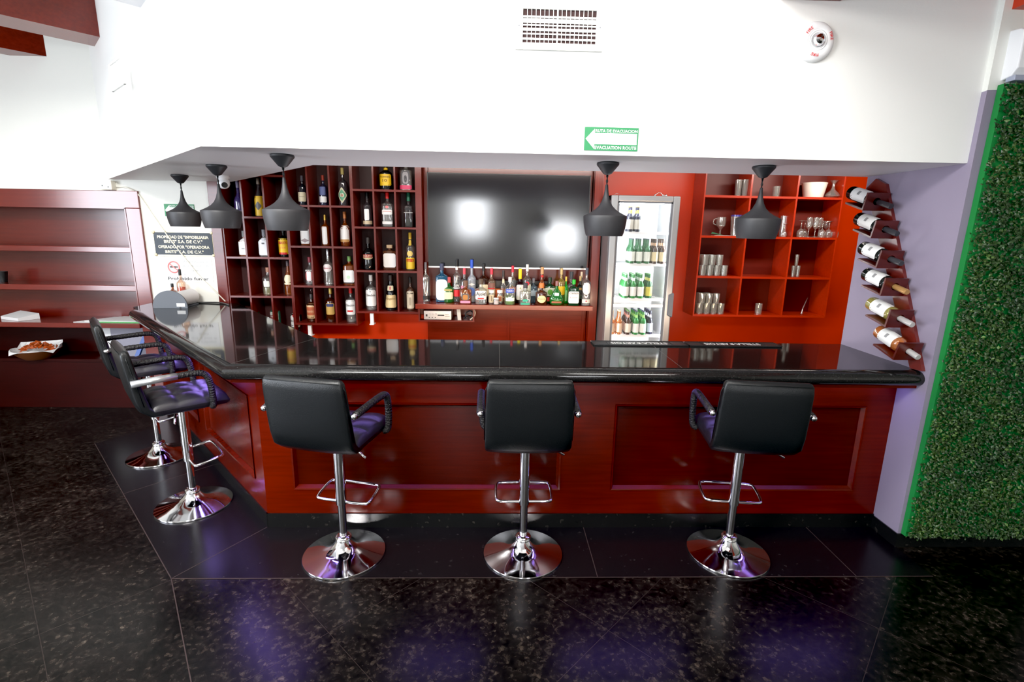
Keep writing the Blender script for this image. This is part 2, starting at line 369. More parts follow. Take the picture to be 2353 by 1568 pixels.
# walls and windows behind and beside the viewer
def wall_with_openings(name, axis, pos, t, a0, a1, opens, mt):
    b = MB()
    def bx(u0, u1, z0, z1):
        if u1-u0 < 1e-4 or z1-z0 < 1e-4: return
        if axis == 'x': b.box(pos, pos+t, u0, u1, z0, z1)
        else: b.box(u0, u1, pos, pos+t, z0, z1)
    u = a0
    for (s, e, z0, z1) in sorted(opens):
        bx(u, s, 0, ZCEIL); bx(s, e, 0, z0); bx(s, e, z1, ZCEIL); u = e
    bx(u, a1, 0, ZCEIL)
    return struct(b.build(name, mt))
WINL = [(-3.4, -1.2, .9, 2.7), (-.4, 2.0, .9, 2.7)]
WINF = [(-1.15, -.30, 1.55, 2.75), (1.35, 2.30, 1.1, 1.95)]
wall_with_openings('wall_left', 'x', XL-.15, .15, YB, 5.3, WINL, M['cream'])
wall_with_openings('wall_front', 'y', YB-.15, .15, XL, XE, WINF, M['cream'])
struct(MB().box(XE, XE+.15, YB, 5.3, 0, ZCEIL).build('wall_side', M['cream']))
k = 1
for (s, e, z0, z1) in WINL:
    f = MB()
    for u in (s, (s+e)/2-.03, e-.06): f.box(XL-.10, XL-.04, u, u+.06, z0, z1)
    f.box(XL-.10, XL-.04, s, e, z0, z0+.06); f.box(XL-.10, XL-.04, s, e, z1-.06, z1)
    w = struct(f.build('window_%d' % k, M['wood_dark'])); MB().box(XL-.075, XL-.07, s, e, z0, z1).build('pane', M['pane'], w); k += 1
for (s, e, z0, z1) in WINF:
    f = MB()
    for u in (s, (s+e)/2-.03, e-.06): f.box(u, u+.06, YB-.10, YB-.04, z0, z1)
    f.box(s, e, YB-.10, YB-.04, z0, z0+.06); f.box(s, e, YB-.10, YB-.04, z1-.06, z1)
    w = struct(f.build('window_%d' % k, M['wood_dark'])); MB().box(s, e, YB-.075, YB-.07, z0, z1).build('pane', M['pane'], w); k += 1
# ------------------------------------------------------------------ bar counter
def offs(d, P):
    """shift a 3-point open path to its guest side by d, with a mitred corner"""
    a, c, e = [Vector(p) for p in P]
    def nrm(u, v):
        t = (v-u).normalized(); return Vector((t.y, -t.x)) * (1 if Vector((t.y, -t.x)).dot(Vector((-.3, -1))) > 0 else -1)
    n1, n2 = nrm(a, c), nrm(c, e); bis = (n1+n2).normalized()
    return [a+n1*d, c+bis*(d/bis.dot(n1)), e+n2*d]
TOPP = [(-3.105, 4.445), (-1.428, 2.70), (XR, 2.70)]
top = MB()
prof = []
H2 = .044
for i in range(11):
    a = PI/2-PI*i/10; prof.append((.058*math.cos(a), ZC-H2+H2*math.sin(a)))
rings = [[(p.x, p.y, z) for p in offs(d, TOPP)] for d, z in prof]
nn = len(rings)
vs = [p for r in rings for p in r]; fs = []
for i in range(nn-1):
    for j in range(2): fs.append((i*3+j, (i+1)*3+j, (i+1)*3+j+1, i*3+j+1))
fs.append(tuple(i*3 for i in range(nn))); fs.append(tuple(i*3+2 for i in range(nn-1, -1, -1)))
top.add(vs, fs)
poly = [(-3.21, YF), (-3.21, 4.56), *[tuple(p) for p in TOPP], (XR, 3.36), (-1.20, 3.36), (-2.46, YF)]
top.prism(poly, ZC-2*H2+.012, ZC)
ct = top.build('bar_countertop', M['granite'], org=(0, 2.7, ZC-2*H2), smooth=True)
tag(ct, 'polished black granite bar top with rounded edge, bent at the left corner', 'countertop')
js = MB()
for (x0, y0, x1, y1) in ((-1.428, 2.70, -1.20, 3.36), (.02, 2.65, .02, 3.36), (1.03, 2.70, 1.03, 3.36)):
    d = Vector((x1-x0, y1-y0)).normalized(); n = Vector((-d.y, d.x))*.0013
    js.prism([(x0+n.x, y0+n.y), (x0-n.x, y0-n.y), (x1-n.x, y1-n.y), (x1+n.x, y1+n.y)], ZC-.002, ZC+.0004)
js.build('joint', mat('counter_joint', (.09, .08, .075), .4), ct)

bf = thing('bar_counter', 'long red mahogany panelled bar front with black stone kick plate and purple under light', 'bar', (0, 2.82, 0))
KZ, RT = .094, .955
# carcass behind the face (kept just behind the panels)
leg = Vector((-.68, .733)); legn = Vector((-.733, -.68))
C0 = Vector((-1.367, 2.82)); LE = C0+leg*2.66
cb = MB(); cb.prism([(-1.355, 2.86), (XR, 2.86), (XR, 3.28), (-1.15, 3.28), (-2.55, 4.84), (LE.x+.05, LE.y+.02)], .0, RT)
cb.build('carcass', M['wood_dark'], bf)
def face(P, L, nx, panels, name_y):
    """framed face running from P along L (unit 2-D) with outward normal nx; panels: list of (u0,u1,z0,z1)"""
    def pt(u, d, z): q = P+L*u+nx*d; return (q.x, q.y, z)
    U = name_y
    def slab(mb, u0, u1, d0, d1, z0, z1):
        vs = [pt(u, d, z) for z in (z0, z1) for d in (d0, d1) for u in (u0, u1)]
        mb.add(vs, [(0, 2, 3, 1), (4, 5, 7, 6), (0, 1, 5, 4), (1, 3, 7, 5), (3, 2, 6, 7), (2, 0, 4, 6)])
    fr = MB(); us = sorted(set([0, U]+[p[0] for p in panels]+[p[1] for p in panels]))
    z0, z1 = panels[0][2], panels[0][3]
    slab(fr, 0, U, -.03, 0, KZ, z0); slab(fr, 0, U, -.03, 0, z1, RT)
    u = 0
    for p in panels: slab(fr, u, p[0], -.03, 0, z0, z1); u = p[1]
    slab(fr, u, U, -.03, 0, z0, z1)
    fr.build('face_frame', M['wood_bar'], bf)
    for (a, b_, z0, z1) in panels:
        pm = MB(); slab(pm, a, b_, -.034, -.020, z0, z1); pn = pm.build('panel', M['wood_panel_shaded'] if L.x > .9 else M['wood_bar'], bf)
        mo = MB(); w = .022
        R0 = [(a, z0), (b_, z0), (b_, z1), (a, z1)]; R1 = [(a+w, z0+w), (b_-w, z0+w), (b_-w, z1-w), (a+w, z1-w)]
        mo.add([pt(q[0], 0.006, q[1]) for q in R0]+[pt(q[0]+math.copysign(w*.4, R1[i][0]-q[0]), .004, q[1]+math.copysign(w*.4, R1[i][1]-q[1])) for i, q in enumerate(R0)]+[pt(q[0], -.019, q[1]) for q in R1],
               [(i, (i+1) % 4, 4+(i+1) % 4, 4+i) for i in range(4)]+[(4+i, 4+(i+1) % 4, 8+(i+1) % 4, 8+i) for i in range(4)])
        mo.build('moulding', M['wood_bar'], pn)
    return slab
s1 = face(C0, Vector((1, 0)), Vector((0, -1)), [(.17, 1.76, .252, .800), (2.07, 3.575, .252, .800)], XR-C0.x)
s2 = face(C0, leg, legn, [(.16, 1.22, .252, .800), (1.42, 2.50, .252, .800)], 2.66)
kp = MB(); s1(kp, -.006, XR-C0.x, -.02, .008, 0, KZ); kp.build('kick_plate', M['kick'], bf)
kp = MB(); s2(kp, -.006, 2.66, -.02, .008, 0, KZ); kp.build('kick_plate', M['kick'], bf)
ub = MB(); q = offs(.012, TOPP); ub.prism([(q[0].x, q[0].y), (q[1].x, q[1].y), (q[2].x, q[2].y), (XR, 2.84), (-1.355, 2.84), (-2.80, 4.44)], RT, ZC-2*H2+.012)
ub.build('top_rail', M['wood_bar'], bf)
ld = MB(); ld.box(-1.30, XR-.02, 2.760, 2.772, RT-.008, RT)
ld.build('light_strip', M['led'], bf)
ld = MB(); p0 = C0+leg*.12+legn*.055; p1 = C0+leg*2.2+legn*.055; n = legn*.006
ld.prism([(p0.x+n.x, p0.y+n.y), (p0.x-n.x, p0.y-n.y), (p1.x-n.x, p1.y-n.y), (p1.x+n.x, p1.y+n.y)], RT-.008, RT)
ld.build('light_strip', M['led'], bf)

# rubber bar mats: the lettering faces the bartender
for i, (x0, x1, cell) in enumerate(((.635, 1.262, .086), (1.268, 1.885, .086))):
    t = thing('bar_mat', 'black rubber bar mat with white STELLA ARTOIS letters, %s' % ('left one, before the fridge' if i == 0 else 'right one, before the glass shelves'), 'bar mat', ((x0+x1)/2, 3.285, ZC+.0005), 0, 'bar mats')
    mm = MB(); mm.box(x0, x1, 3.225, 3.345, ZC+.0005, ZC+.007); mm.build('mat', M['black'], t, bevel=.002)
    rm = MB()
    for (a, b_, c, d) in ((x0, x1, 3.225, 3.230), (x0, x1, 3.340, 3.345), (x0, x0+.005, 3.225, 3.345), (x1-.005, x1, 3.225, 3.345), (x0+.10, x0+.103, 3.225, 3.345), (x1-.103, x1-.10, 3.225, 3.345)):
        rm.box(a, b_, c, d, ZC+.006, ZC+.010)
    rm.build('rim', M['black'], t)
    cx = (x0+x1)/2
    lettering(MB(), 'STELLA', .052, lambda u, v: (cx+.105-u, 3.285-v, ZC+.0075), .165).build('lettering', M['signwhite'], t)
    lettering(MB(), 'ARTOIS', .052, lambda u, v: (cx-.105-u, 3.285-v, ZC+.0075), .165).build('lettering', M['signwhite'], t)
    st = []
    for k in range(10):
        a = PI/2+k*PI/5; r = .030 if k % 2 == 0 else .013; st.append((cx+r*math.cos(a)*.6, 3.285-r*math.sin(a), ZC+.0075))
    MB().add(st, [tuple(range(10))]).build('star', M['signwhite'], t)
# ------------------------------------------------------------------ bar stools (built facing +y, origin on the floor under the post)
def make_stool():
    t = thing('bar_stool', '', 'bar stool')
    MB().lathe([(.222, 0), (.224, .004), (.221, .011), (.17, .022), (.12, .034), (.085, .047), (.062, .063), (.048, .080), (.040, .093), (.0, .094)], 56).build('base', M['chrome'], t, smooth=True, angle=50)
    MB().lathe([(.030, .090), (.042, .093), (.045, .100), (.040, .107), (.043, .113), (.036, .121), (.024, .124)], 32).build('collar', M['chrome'], t, smooth=True, angle=60)
    MB().lathe([(.0215, .11), (.0215, .37)], 24).build('gas_piston', M['chrome'], t, smooth=True)
    MB().lathe([(.0285, .312), (.0285, .66), (.034, .665), (.034, .70)], 24).build('post', M['chrome'], t, smooth=True)
    fr = MB(); zf = .325
    fr.tube([(.02, .0, zf), (.13, 0, zf), (.157, .012, zf+.002), (.157, .15, zf+.024), (.13, .17, zf+.028), (-.13, .17, zf+.028), (-.157, .15, zf+.024), (-.157, .012, zf+.002), (-.13, 0, zf), (-.02, 0, zf)], .0085, 8, smoothn=2)
    fr.build('footrest', M['chrome'], t, smooth='all')
    MB().tube([(.04, -.02, .695), (.10, -.05, .688), (.20, -.08, .640)], .006, 8).build('lever', M['chrome'], t, smooth='all')
    MB().box(-.11, .11, -.10, .10, .688, .703).build('seat_plate', M['black'], t, bevel=.004)
    # seat: quilted top, rounded front, straight underside
    nx, ny = 40, 40; W, D0, D1 = .215, -.185, .225
    s = MB(); vs = []
    def edge(u): return (max(0, 1-abs(u)**6))**(1/3)
    for j in range(ny+1):
        v = -1+2*j/ny
        for i in range(nx+1):
            u = -1+2*i/nx
            q = abs(math.sin(PI*1.5*(u+1)))**.35*abs(math.sin(PI*1.5*(v+1)))**.35
            f = edge(u)*edge(v)
            wv = 1-.05*max(0, v)**3
            vs.append((u*W*wv*(1-.02*(1-f)), D0+(D1-D0)*(v+1)/2, .735+.060*f+.020*f*(q-1)-.012*max(0, v)**3))
    top = [(j*(nx+1)+i, j*(nx+1)+i+1, (j+1)*(nx+1)+i+1, (j+1)*(nx+1)+i) for j in range(ny) for i in range(nx)]
    s.add(vs, top)
    per = [(i, 0) for i in range(nx)]+[(nx, j) for j in range(ny)]+[(i, ny) for i in range(nx, 0, -1)]+[(0, j) for j in range(ny, 0, -1)]
    pv = [vs[j*(nx+1)+i] for i, j in per]; n = len(pv)
    cxm = (D0+D1)/2
    low = [(p[0]*.985, cxm+(p[1]-cxm)*.985, .712) for p in pv]; lo2 = [(p[0]*.93, cxm+(p[1]-cxm)*.93, .700) for p in pv]
    s.add(pv+low+lo2, [(i, n+i, n+(i+1) % n, (i+1) % n) for i in range(n)]+[(n+i, 2*n+i, 2*n+(i+1) % n, n+(i+1) % n) for i in range(n)]+[tuple(range(2*n, 3*n))])
    s.build('seat', M['leather_seat'], t, smooth=True, angle=60)
    # back: bucket shell lofted along its side profile
    cl = [(-.055, .716), (-.12, .714), (-.175, .724), (-.208, .755), (-.226, .82), (-.240, .90), (-.252, .98), (-.262, 1.05), (-.266, 1.085), (-.267, 1.10), (-.267, 1.106)]
    th = [.020, .030, .046, .056, .058, .056, .054, .052, .046, .030, .008]; wd = [.19, .205, .212, .214, .214, .212, .210, .207, .203, .196, .185]
    rings = []
    for i, (y, z) in enumerate(cl):
        a = cl[max(0, i-1)]; c = cl[min(len(cl)-1, i+1)]; tv = Vector((c[0]-a[0], c[1]-a[1])).normalized(); nv = Vector((tv.y, -tv.x))
        ring = []
        for j in range(44):
            an = 2*PI*j/44; ca, sa = math.cos(an), math.sin(an); e = 7
            k = (abs(ca)**e+abs(sa)**e)**(-1/e); u = k*ca; d = k*sa
            dd = d*th[i]/2 + (.008*(1-u*u) if d < 0 else .004*(1-u*u))*min(1, th[i]/.05)*(1 if d > 0 else -1)*.8
            ring.append((u*wd[i], y+nv.x*dd, z+nv.y*dd))
        rings.append(ring)
    MB().loft(rings).build('backrest', M['leather'], t, smooth=True, angle=70)
    sm = MB()
    for sx in (-1, 1):
        sm.tube([(sx*.196, -.267+.0, 1.086), (sx*.212, -.262, 1.05), (sx*.216, -.236, .90), (sx*.217, -.215, .78)], .0022, 5)
    sm.tube([(-.196, -.292, 1.092), (.196, -.292, 1.092)], .002, 5)
    sm.build('piping', M['leather'], t, smooth='all')
    for sx in (-1, 1):
        pts = [(sx*.205, .125, .705), (sx*.228, .125, .715), (sx*.236, .125, .76), (sx*.240, .118, .865), (sx*.240, .100, .922), (sx*.240, .05, .937), (sx*.238, -.10, .932), (sx*.236, -.225, .926)]
        ar = MB().tube(pts, lambda f: .0172+.0020*abs(math.sin(f*150)), 12, smoothn=5).build('arm', M['leather_wrap'], t, smooth='all')
        MB().tube([(sx*.2361, -.212, .9266), (sx*.2359, -.248, .9249), (sx*.2359, -.254, .9246)], lambda f: .0150 if f < .9 else .010, 12).build('chrome_tip', M['chrome'], ar, smooth='all')
    return t
stool = make_stool()
SPOT = [(.163, 2.555, 0, 'black leather bar stool square to the bar, middle of the three along the long front'),
        (-.835, 2.555, -13, 'black leather bar stool swivelled right, next to the bar corner on the long front'),
        (1.335, 2.555, -8, 'black leather bar stool at the right end of the bar, nearest the green leaf wall'),
        (-1.955, 3.075, -48, 'black leather bar stool on the angled bar side, nearer one with bare silver arm end'),
        (-2.63, 3.80, -50, 'black leather bar stool farthest back on the angled side, beside the built-in cabinet')]
for i, (x, y, a, lab) in enumerate(SPOT):
    o = stool if i == 0 else copy_tree(stool)
    if i == 3:
        o.location = (0, 0, 0); o.rotation_euler = (0, 0, 0)
        arm = [c for c in o.children if c.name.startswith('arm') and c.data.vertices[0].co.x > 0][0]
        MB().tube([(.2385, -.045, .9338), (.237, -.15, .9297), (.2357, -.262, .9243)], .0200, 12).build('chrome_sleeve', M['silver'], arm, smooth='all')
    o.location = (x, y, .0012); o.rotation_euler = (0, 0, math.radians(a)); o['label'] = lab; o['group'] = 'bar stools around the counter'
# ------------------------------------------------------------------ pendant lamps and small things on walls and soffit
def make_lamp():
    t = thing('pendant_lamp', '', 'pendant lamp')
    MB().lathe([(.058, 0), (.061, -.004), (.061, -.012), (.024, -.058), (.012, -.064), (.004, -.066)], 32).build('canopy', M['lamp'], t, smooth=True, angle=30)
    ch = MB()
    ch.tube([(0, 0, -.060), (0, 0, -.130)], .0035, 8)
    for k in range(4):
        z = -.070-.014*k; ch.tube([(.0055*math.cos(a), 0 if k % 2 else .0055*math.sin(a)*0, z+.009*math.sin(a)) if k % 2 == 0 else (0, .0055*math.cos(a), z+.009*math.sin(a)) for a in [2*PI*i/8 for i in range(8)]], .0016, 5, closed=True)
    ch.build('cord', M['black'], t, smooth='all')
    pr = [(.007, -.116), (.0085, -.128), (.0095, -.140), (.014, -.170), (.022, -.200), (.036, -.228), (.056, -.249), (.080, -.265), (.104, -.277), (.1195, -.2845), (.1205, -.290), (.1205, -.300), (.119, -.318), (.114, -.350), (.1065, -.380), (.1015, -.3945)]
    inn = [(.0995, -.394), (.111, -.350), (.117, -.30), (.10, -.282), (.05, -.25), (.01, -.20)]
    MB().lathe(pr+inn, 48).build('lamp_shade', M['lamp'], t, smooth=True, angle=28)
    MB().lathe([(.012, -.23), (.012, -.27), (.028, -.30), (.03, -.32), (.018, -.345), (.004, -.35)], 16).build('bulb', M['white_pl'], t, smooth=True)
    return t
lamp = make_lamp()
for i, (x, y, lab) in enumerate([(-2.49, 4.25, 'matt black bell pendant lamp, leftmost, in front of the white wall'), (-1.80, 3.48, 'matt black bell pendant lamp next to the white security camera'), (-1.15, 2.90, 'matt black bell pendant lamp at the bar corner, in front of the bottle rack'),
                                 (.602, 2.93, 'matt black bell pendant lamp in front of the lit fridge'), (1.474, 2.935, 'matt black bell pendant lamp in front of the red glass shelves')]):
    o = lamp if i == 0 else copy_tree(lamp)
    o.location = (x, y, ZS); o['label'] = lab; o['group'] = 'pendant lamps under the soffit'

# security camera under the soffit
p = at(512, 404, z=ZS); t = thing('security_camera', 'white dome security camera fixed under the soffit beside a pendant lamp', 'camera', (p.x, p.y, ZS))
c = MB(); c.lathe([(.045, 0), (.048, -.012), (.044, -.022), (.03, -.024)], 28, (p.x, p.y, ZS)); c.build('mount', M['white_pl'], t, smooth=True)
c = MB(); c.lathe([(.005, .045), (.03, .036), (.044, .012), (.046, -.008), (.038, -.030), (.02, -.044), (.004, -.047)], 28, (p.x, p.y, ZS-.052)); hd = c.build('head', M['white_pl'], t, smooth=True)
d = (Vector((.55, -.80, -.35))).normalized(); R = d.to_track_quat('Z', 'Y').to_matrix().to_4x4(); R.translation = Vector((p.x, p.y, ZS-.055))+d*.030
MB().lathe([(.030, 0), (.030, .016), (.025, .020)], 24, M=R).build('lens_ring', M['white_pl'], hd, smooth=True)
R2 = R.copy(); MB().lathe([(.022, .0195), (.022, .0215), (.0, .0225)], 24, M=R2).build('lens', M['black'], hd, smooth=True)

# --- signs on the white soffit face (plane y = 2.65)
SY = 2.65
def sign_evac(lab, org, X, U, N, w, h):
    """X: origin point lower left; U unit right vector; N outward normal"""
    t = thing('evacuation_sign', lab, 'sign', org)
    O = Vector(org); Z = Vector((0, 0, 1))
    P = lambda u, v, d=0.: tuple(O+U*u+Z*v+N*d)
    b = MB(); b.add([P(0, 0, .001), P(w, 0, .001), P(w, h, .001), P(0, h, .001), P(0, 0, .004), P(w, 0, .004), P(w, h, .004), P(0, h, .004)], [(4, 5, 6, 7), (0, 1, 5, 4), (1, 2, 6, 5), (2, 3, 7, 6), (3, 0, 4, 7)]); b.build('board', M['green_sign'], t)
    a = MB(); a.add([P(*q, .0048) for q in ((.02*w, .5*h), (.185*w, .93*h), (.185*w, .745*h), (.975*w, .745*h), (.975*w, .27*h), (.185*w, .27*h), (.185*w, .06*h))], [tuple(range(6, -1, -1))]); a.build('arrow', M['signwhite'], t)
    lettering(MB(), 'RUTA DE EVACUACION', .125*h, lambda u, v: P(.59*w+u, .845*h+v, .0048), .78*w).build('lettering', M['signwhite'], t); lettering(MB(), 'EVACUATION ROUTE', .14*h, lambda u, v: P(.585*w+u, .13*h+v, .0048), .78*w).build('lettering', M['signwhite'], t)
    return t
p = at(1341.5, 345.5, y=SY); q = at(1464, 348, y=SY)
sign_evac('green evacuation route sign with white left arrow on the white soffit face', (p.x, SY, p.z), None, Vector((1, 0, 0)), Vector((0, -1, 0)), q.x-p.x, .108)
p = at(380, 497, y=YF-.002); q = at(449, 497, y=YF)
sign_evac('small green arrow sign on the white wall, half hidden by the leftmost pendant lamp', (p.x, YF, p.z), None, Vector((1, 0, 0)), Vector((0, -1, 0)), q.x-p.x, .108)

# --- air vent grille
a = at(1203, 99, y=SY); c = at(1371, 27, y=SY); x0, x1, z0, z1 = a.x-.005, c.x, a.z, c.z
t = thing('air_vent', 'white rectangular air vent with dark square openings, high on the soffit', 'vent', ((x0+x1)/2, SY, z0))
f = MB()
for bx in ((x0-.035, x0, z0-.03, z1+.035), (x1, x1+.035, z0-.03, z1+.035), (x0, x1, z0-.03, z0), (x0, x1, z1, z1+.035)): f.box(bx[0], bx[1], SY-.012, SY-.001, bx[2], bx[3])
f.build('frame', M['white'], t, bevel=.002)
box('duct', mat('vent_dark', (.035, .012, .012), .8), x0, x1, SY-.0018, SY-.001, z0, z1, t)
s = MB(); n = 17
for k in range(1, n): xx = x0+(x1-x0)*k/n; w = .007 if k == 8 else .0026; s.box(xx-w/2, xx+w/2, SY-.009, SY-.005, z0, z1)
hz = [(.78, .008), (.66, .018), (.53, .006), (.40, .012), (.27, .006), (.12, .008)]
s.build('upright_bar', M['white'], t)
s = MB()
for k, w in hz: zz = z0+(z1-z0)*k; s.box(x0, x1, SY-.0085, SY-.0045, zz-w/2, zz+w/2)
s.build('cross_bar', M['white'], t)
s = MB()
for xx in (x0-.018, x1+.018): s.lathe([(.003, 0), (.003, .002)], 10, M=Matrix.Translation((xx, SY-.012, (z0+z1)/2)) @ Matrix.Rotation(PI/2, 4, 'X'))
s.build('screw', M['grey'], t)
# --- small white return grille on the angled soffit face
dn = Vector((-.685, -.729, 0)).normalized(); du = Vector((.729, -.685, 0)).normalized()
def dpt(px, py):
    d = (px-1176.5)/FPX*CR-(py-784)/FPX*CU+CF; p0 = Vector((-1.436, 2.65, 0)); tt = dn.dot(p0-Vector((0, 0, 0)))-0
    tt = (dn.dot(p0))/(dn.dot(d)); return Vector((0, 0, CAMZ))+tt*d
p0 = dpt(262, 212); p1 = dpt(291, 196); w = (p1-p0).dot(du); h = .16
t = thing('wall_grille', 'small white louvre grille on the angled white face at the left', 'grille', tuple(p0))
def gp(u, v, d): return tuple(p0+du*u+Vector((0, 0, v))+dn*d)
g = MB()
def gb(u0, u1, v0, v1, d1): g.add([gp(u, v, d) for d in (.0, d1) for v in (v0, v1) for u in (u0, u1)], [(0, 2, 3, 1), (4, 5, 7, 6), (0, 1, 5, 4), (1, 3, 7, 5), (3, 2, 6, 7), (2, 0, 4, 6)])
gb(0, w, 0, .012, .012); gb(0, w, h-.012, h, .012); gb(0, .02, 0, h, .012); gb(w-.02, w, 0, h, .012); g.build('frame', M['white'], t)
g = MB()
for k in range(1, 9): gb(w*k/9-.008, w*k/9+.008, .01, h-.01, .006)
g.build('louvre', M['white'], t)

# --- fire strobe
p = at(1870, 98, y=SY); p.y = SY
t = thing('fire_strobe', 'round white fire alarm strobe with red FIRE lettering', 'fire alarm', tuple(p))
R = Matrix.Translation(p) @ Matrix.Rotation(PI/2, 4, 'X')
MB().lathe([(.088, -.0005), (.088, .012), (.084, .022), (.072, .031), (.050, .035), (.047, .033), (.042, .036), (.038, .033), (.034, .036), (.030, .032), (.0, .032)], 48, M=R).build('housing', M['white_pl'], t, smooth=True, angle=50)
MB().lathe([(.028, .030), (.028, .042), (.022, .055), (.012, .062), (.002, .064)], 12, M=R).build('lens', M['chrome'], t, smooth=False)
for an in (138, 18, 262):
    a0 = math.radians(an)
    def fn(u, v, a0=a0):
        rr = .064+v; aa = a0-u/.064; return (p.x+rr*math.cos(aa), SY-.0362, p.z+rr*math.sin(aa))
    lettering(MB(), 'FIRE', .0135, fn, .036).build('lettering', M['redtxt'], t)

# --- emergency lamp on the wall at the far right
t = thing('emergency_lamp', 'white emergency light fitting above the green leaf wall, cut by the right edge', 'emergency light', (2.55, 2.62, 2.53))
b = MB(); b.add([(x, y, z) for (y, zz) in ((2.62, (2.535, 2.755)), (2.57, (2.545, 2.75)), (2.545, (2.575, 2.735))) for z in zz for x in (2.425, 2.80)],
    [(0, 1, 5, 4), (2, 6, 7, 3), (0, 4, 6, 2), (1, 3, 7, 5), (4, 5, 9, 8), (6, 10, 11, 7), (4, 8, 10, 6), (5, 7, 11, 9), (8, 9, 11, 10)]); b.build('housing', M['white_pl'], t, bevel=.006)
box('diffuser', mat('grey_diffuser', (.34, .36, .45), .3), 2.43, 2.80, 2.552, 2.60, 2.522, 2.546, t, bevel=.003)

# --- plaque and no-smoking sign on the white wall
a = at(360, 585, y=YF); c = at(487, 536, y=YF); x0, x1, z0, z1 = a.x, c.x, a.z, c.z
t = thing('wall_plaque', 'dark engraved plaque with brass lettering and corner studs on the white wall', 'plaque', ((x0+x1)/2, YF, z0))
box('rim', M['brass'], x0-.012, x1+.012, YF-.007, YF-.001, z0-.012, z1+.012, t, bevel=.002)
box('plate', M['plaque'], x0, x1, YF-.010, YF-.006, z0, z1, t)
s = MB()
for xx in (x0, x1):
    for zz in (z0, z1): s.lathe([(.014, 0), (.012, .006), (.004, .009)], 12, M=Matrix.Translation((xx, YF-.009, zz)) @ Matrix.Rotation(PI/2, 4, 'X'))
s.build('stud', M['brass'], t, smooth=True)
W_ = x1-x0; H_ = z1-z0
for tx, fz, fw in (('PROPIEDAD DE "INMOBILIARIA', .80, .88), ('BRITS" S.A. DE C.V."', .60, .66), ('OPERADO POR "OPERADORA', .36, .88), ('BRITS" S.A. DE C.V."', .14, .66)):
    lettering(MB(), tx, .13*H_, lambda u, v: ((x0+x1)/2+u, YF-.0106, z0+fz*H_+v), fw*W_).build('lettering', M['brass'], t)
a = at(384, 648, y=YF); c = at(486, 594, y=YF); x0, x1, z0, z1 = a.x, c.x, a.z, c.z; W_ = x1-x0; H_ = z1-z0
t = thing('no_smoking_sign', 'white no smoking notice reading Prohibido fumar, under the dark plaque', 'sign', ((x0+x1)/2, YF, z0))
box('board', M['paper'], x0, x1, YF-.004, YF-.001, z0, z1, t)
MB().tube([(x0+.19*W_+.15*H_*1.35*math.cos(k*PI/16)*1.1, YF-.005, z0+.62*H_+.15*H_*1.5*math.sin(k*PI/16)) for k in range(32)], .006, 6, closed=True).build('red_ring', C((.75, .25, .25)), t)
g = MB(); g.box(x0+.11*W_, x0+.24*W_, YF-.0058, YF-.004, z0+.60*H_, z0+.65*H_); g.box(x0+.245*W_, x0+.27*W_, YF-.0058, YF-.004, z0+.60*H_, z0+.65*H_)
g.build('cigarette', M['blacktxt'], t)
MB().tube([(x0+.10*W_, YF-.006, z0+.77*H_), (x0+.28*W_, YF-.006, z0+.46*H_)], .005, 6).build('slash', C((.75, .25, .25)), t)
F = lambda cu, cv: (lambda u, v: (x0+cu*W_+u, YF-.0046, z0+cv*H_+v))
for tx, hh_, cu_, cv_, ww_ in (('\u00c1rea totalmente', .085, .66, .86, .52), ('libre de humo de', .085, .66, .68, .56), ('tabaco', .085, .66, .50, .22), ('Prohibido fumar', .13, .47, .15, .86)):
    lettering(MB(), tx, hh_*H_, F(cu_, cv_), ww_*W_).build('lettering', M['blacktxt'] if hh_ > .1 else C((.45, .45, .45)), t)
# junction box and cable on the white wall
a = at(241, 441, y=YF); c = at(266, 419, y=YF)
t = thing('junction_box', 'small cream cable box on the wall at the top right of the cabinet', 'junction box', (a.x, YF, a.z)); x0 = a.x
box('body', M['cream'], a.x, c.x, YF-.06, YF, CZT+.004, c.z+.01, t, bevel=.004)
s = MB(); s.box((a.x+c.x)/2-.03, (a.x+c.x)/2-.02, YF-.062, YF-.0595, c.z-.04, c.z-.03); s.box((a.x+c.x)/2+.02, (a.x+c.x)/2+.03, YF-.062, YF-.0595, c.z-.05, c.z-.04); s.build('screw', M['grey'], t)
pts = [(266, 430), (290, 430), (315, 442), (335, 470), (365, 515), (400, 562), (430, 600), (462, 640), (495, 670), (518, 693)]
tag(MB().tube([at(*q, y=YF-.012) for q in pts], .0055, 7, smoothn=2).build('wall_cable', C((.72, .70, .62)), smooth='all', org=at(266, 430, y=YF-.012)), 'cream cable running diagonally down the white wall across the plaque', 'cable')
pts = [(440, 702, 4.80), (480, 700, 4.81), (505, 699, 4.80), (518, 703, 4.78), (527, 709, 4.70)]
cb = [at(q[0], q[1], z=ZC+.006) for q in pts]
tag(MB().tube([(-2.86, 4.80, ZC+.007), (-2.72, 4.83, ZC+.007), (-2.60, 4.82, ZC+.010), (-2.52, 4.78, ZC+.007), (-2.45, 4.70, ZC+.007)], .007, 7, smoothn=2).build('counter_cable', C((.06, .06, .06)), smooth='all', org=(-2.6, 4.8, ZC)), 'dark cable lying on the counter along the foot of the white wall', 'cable')
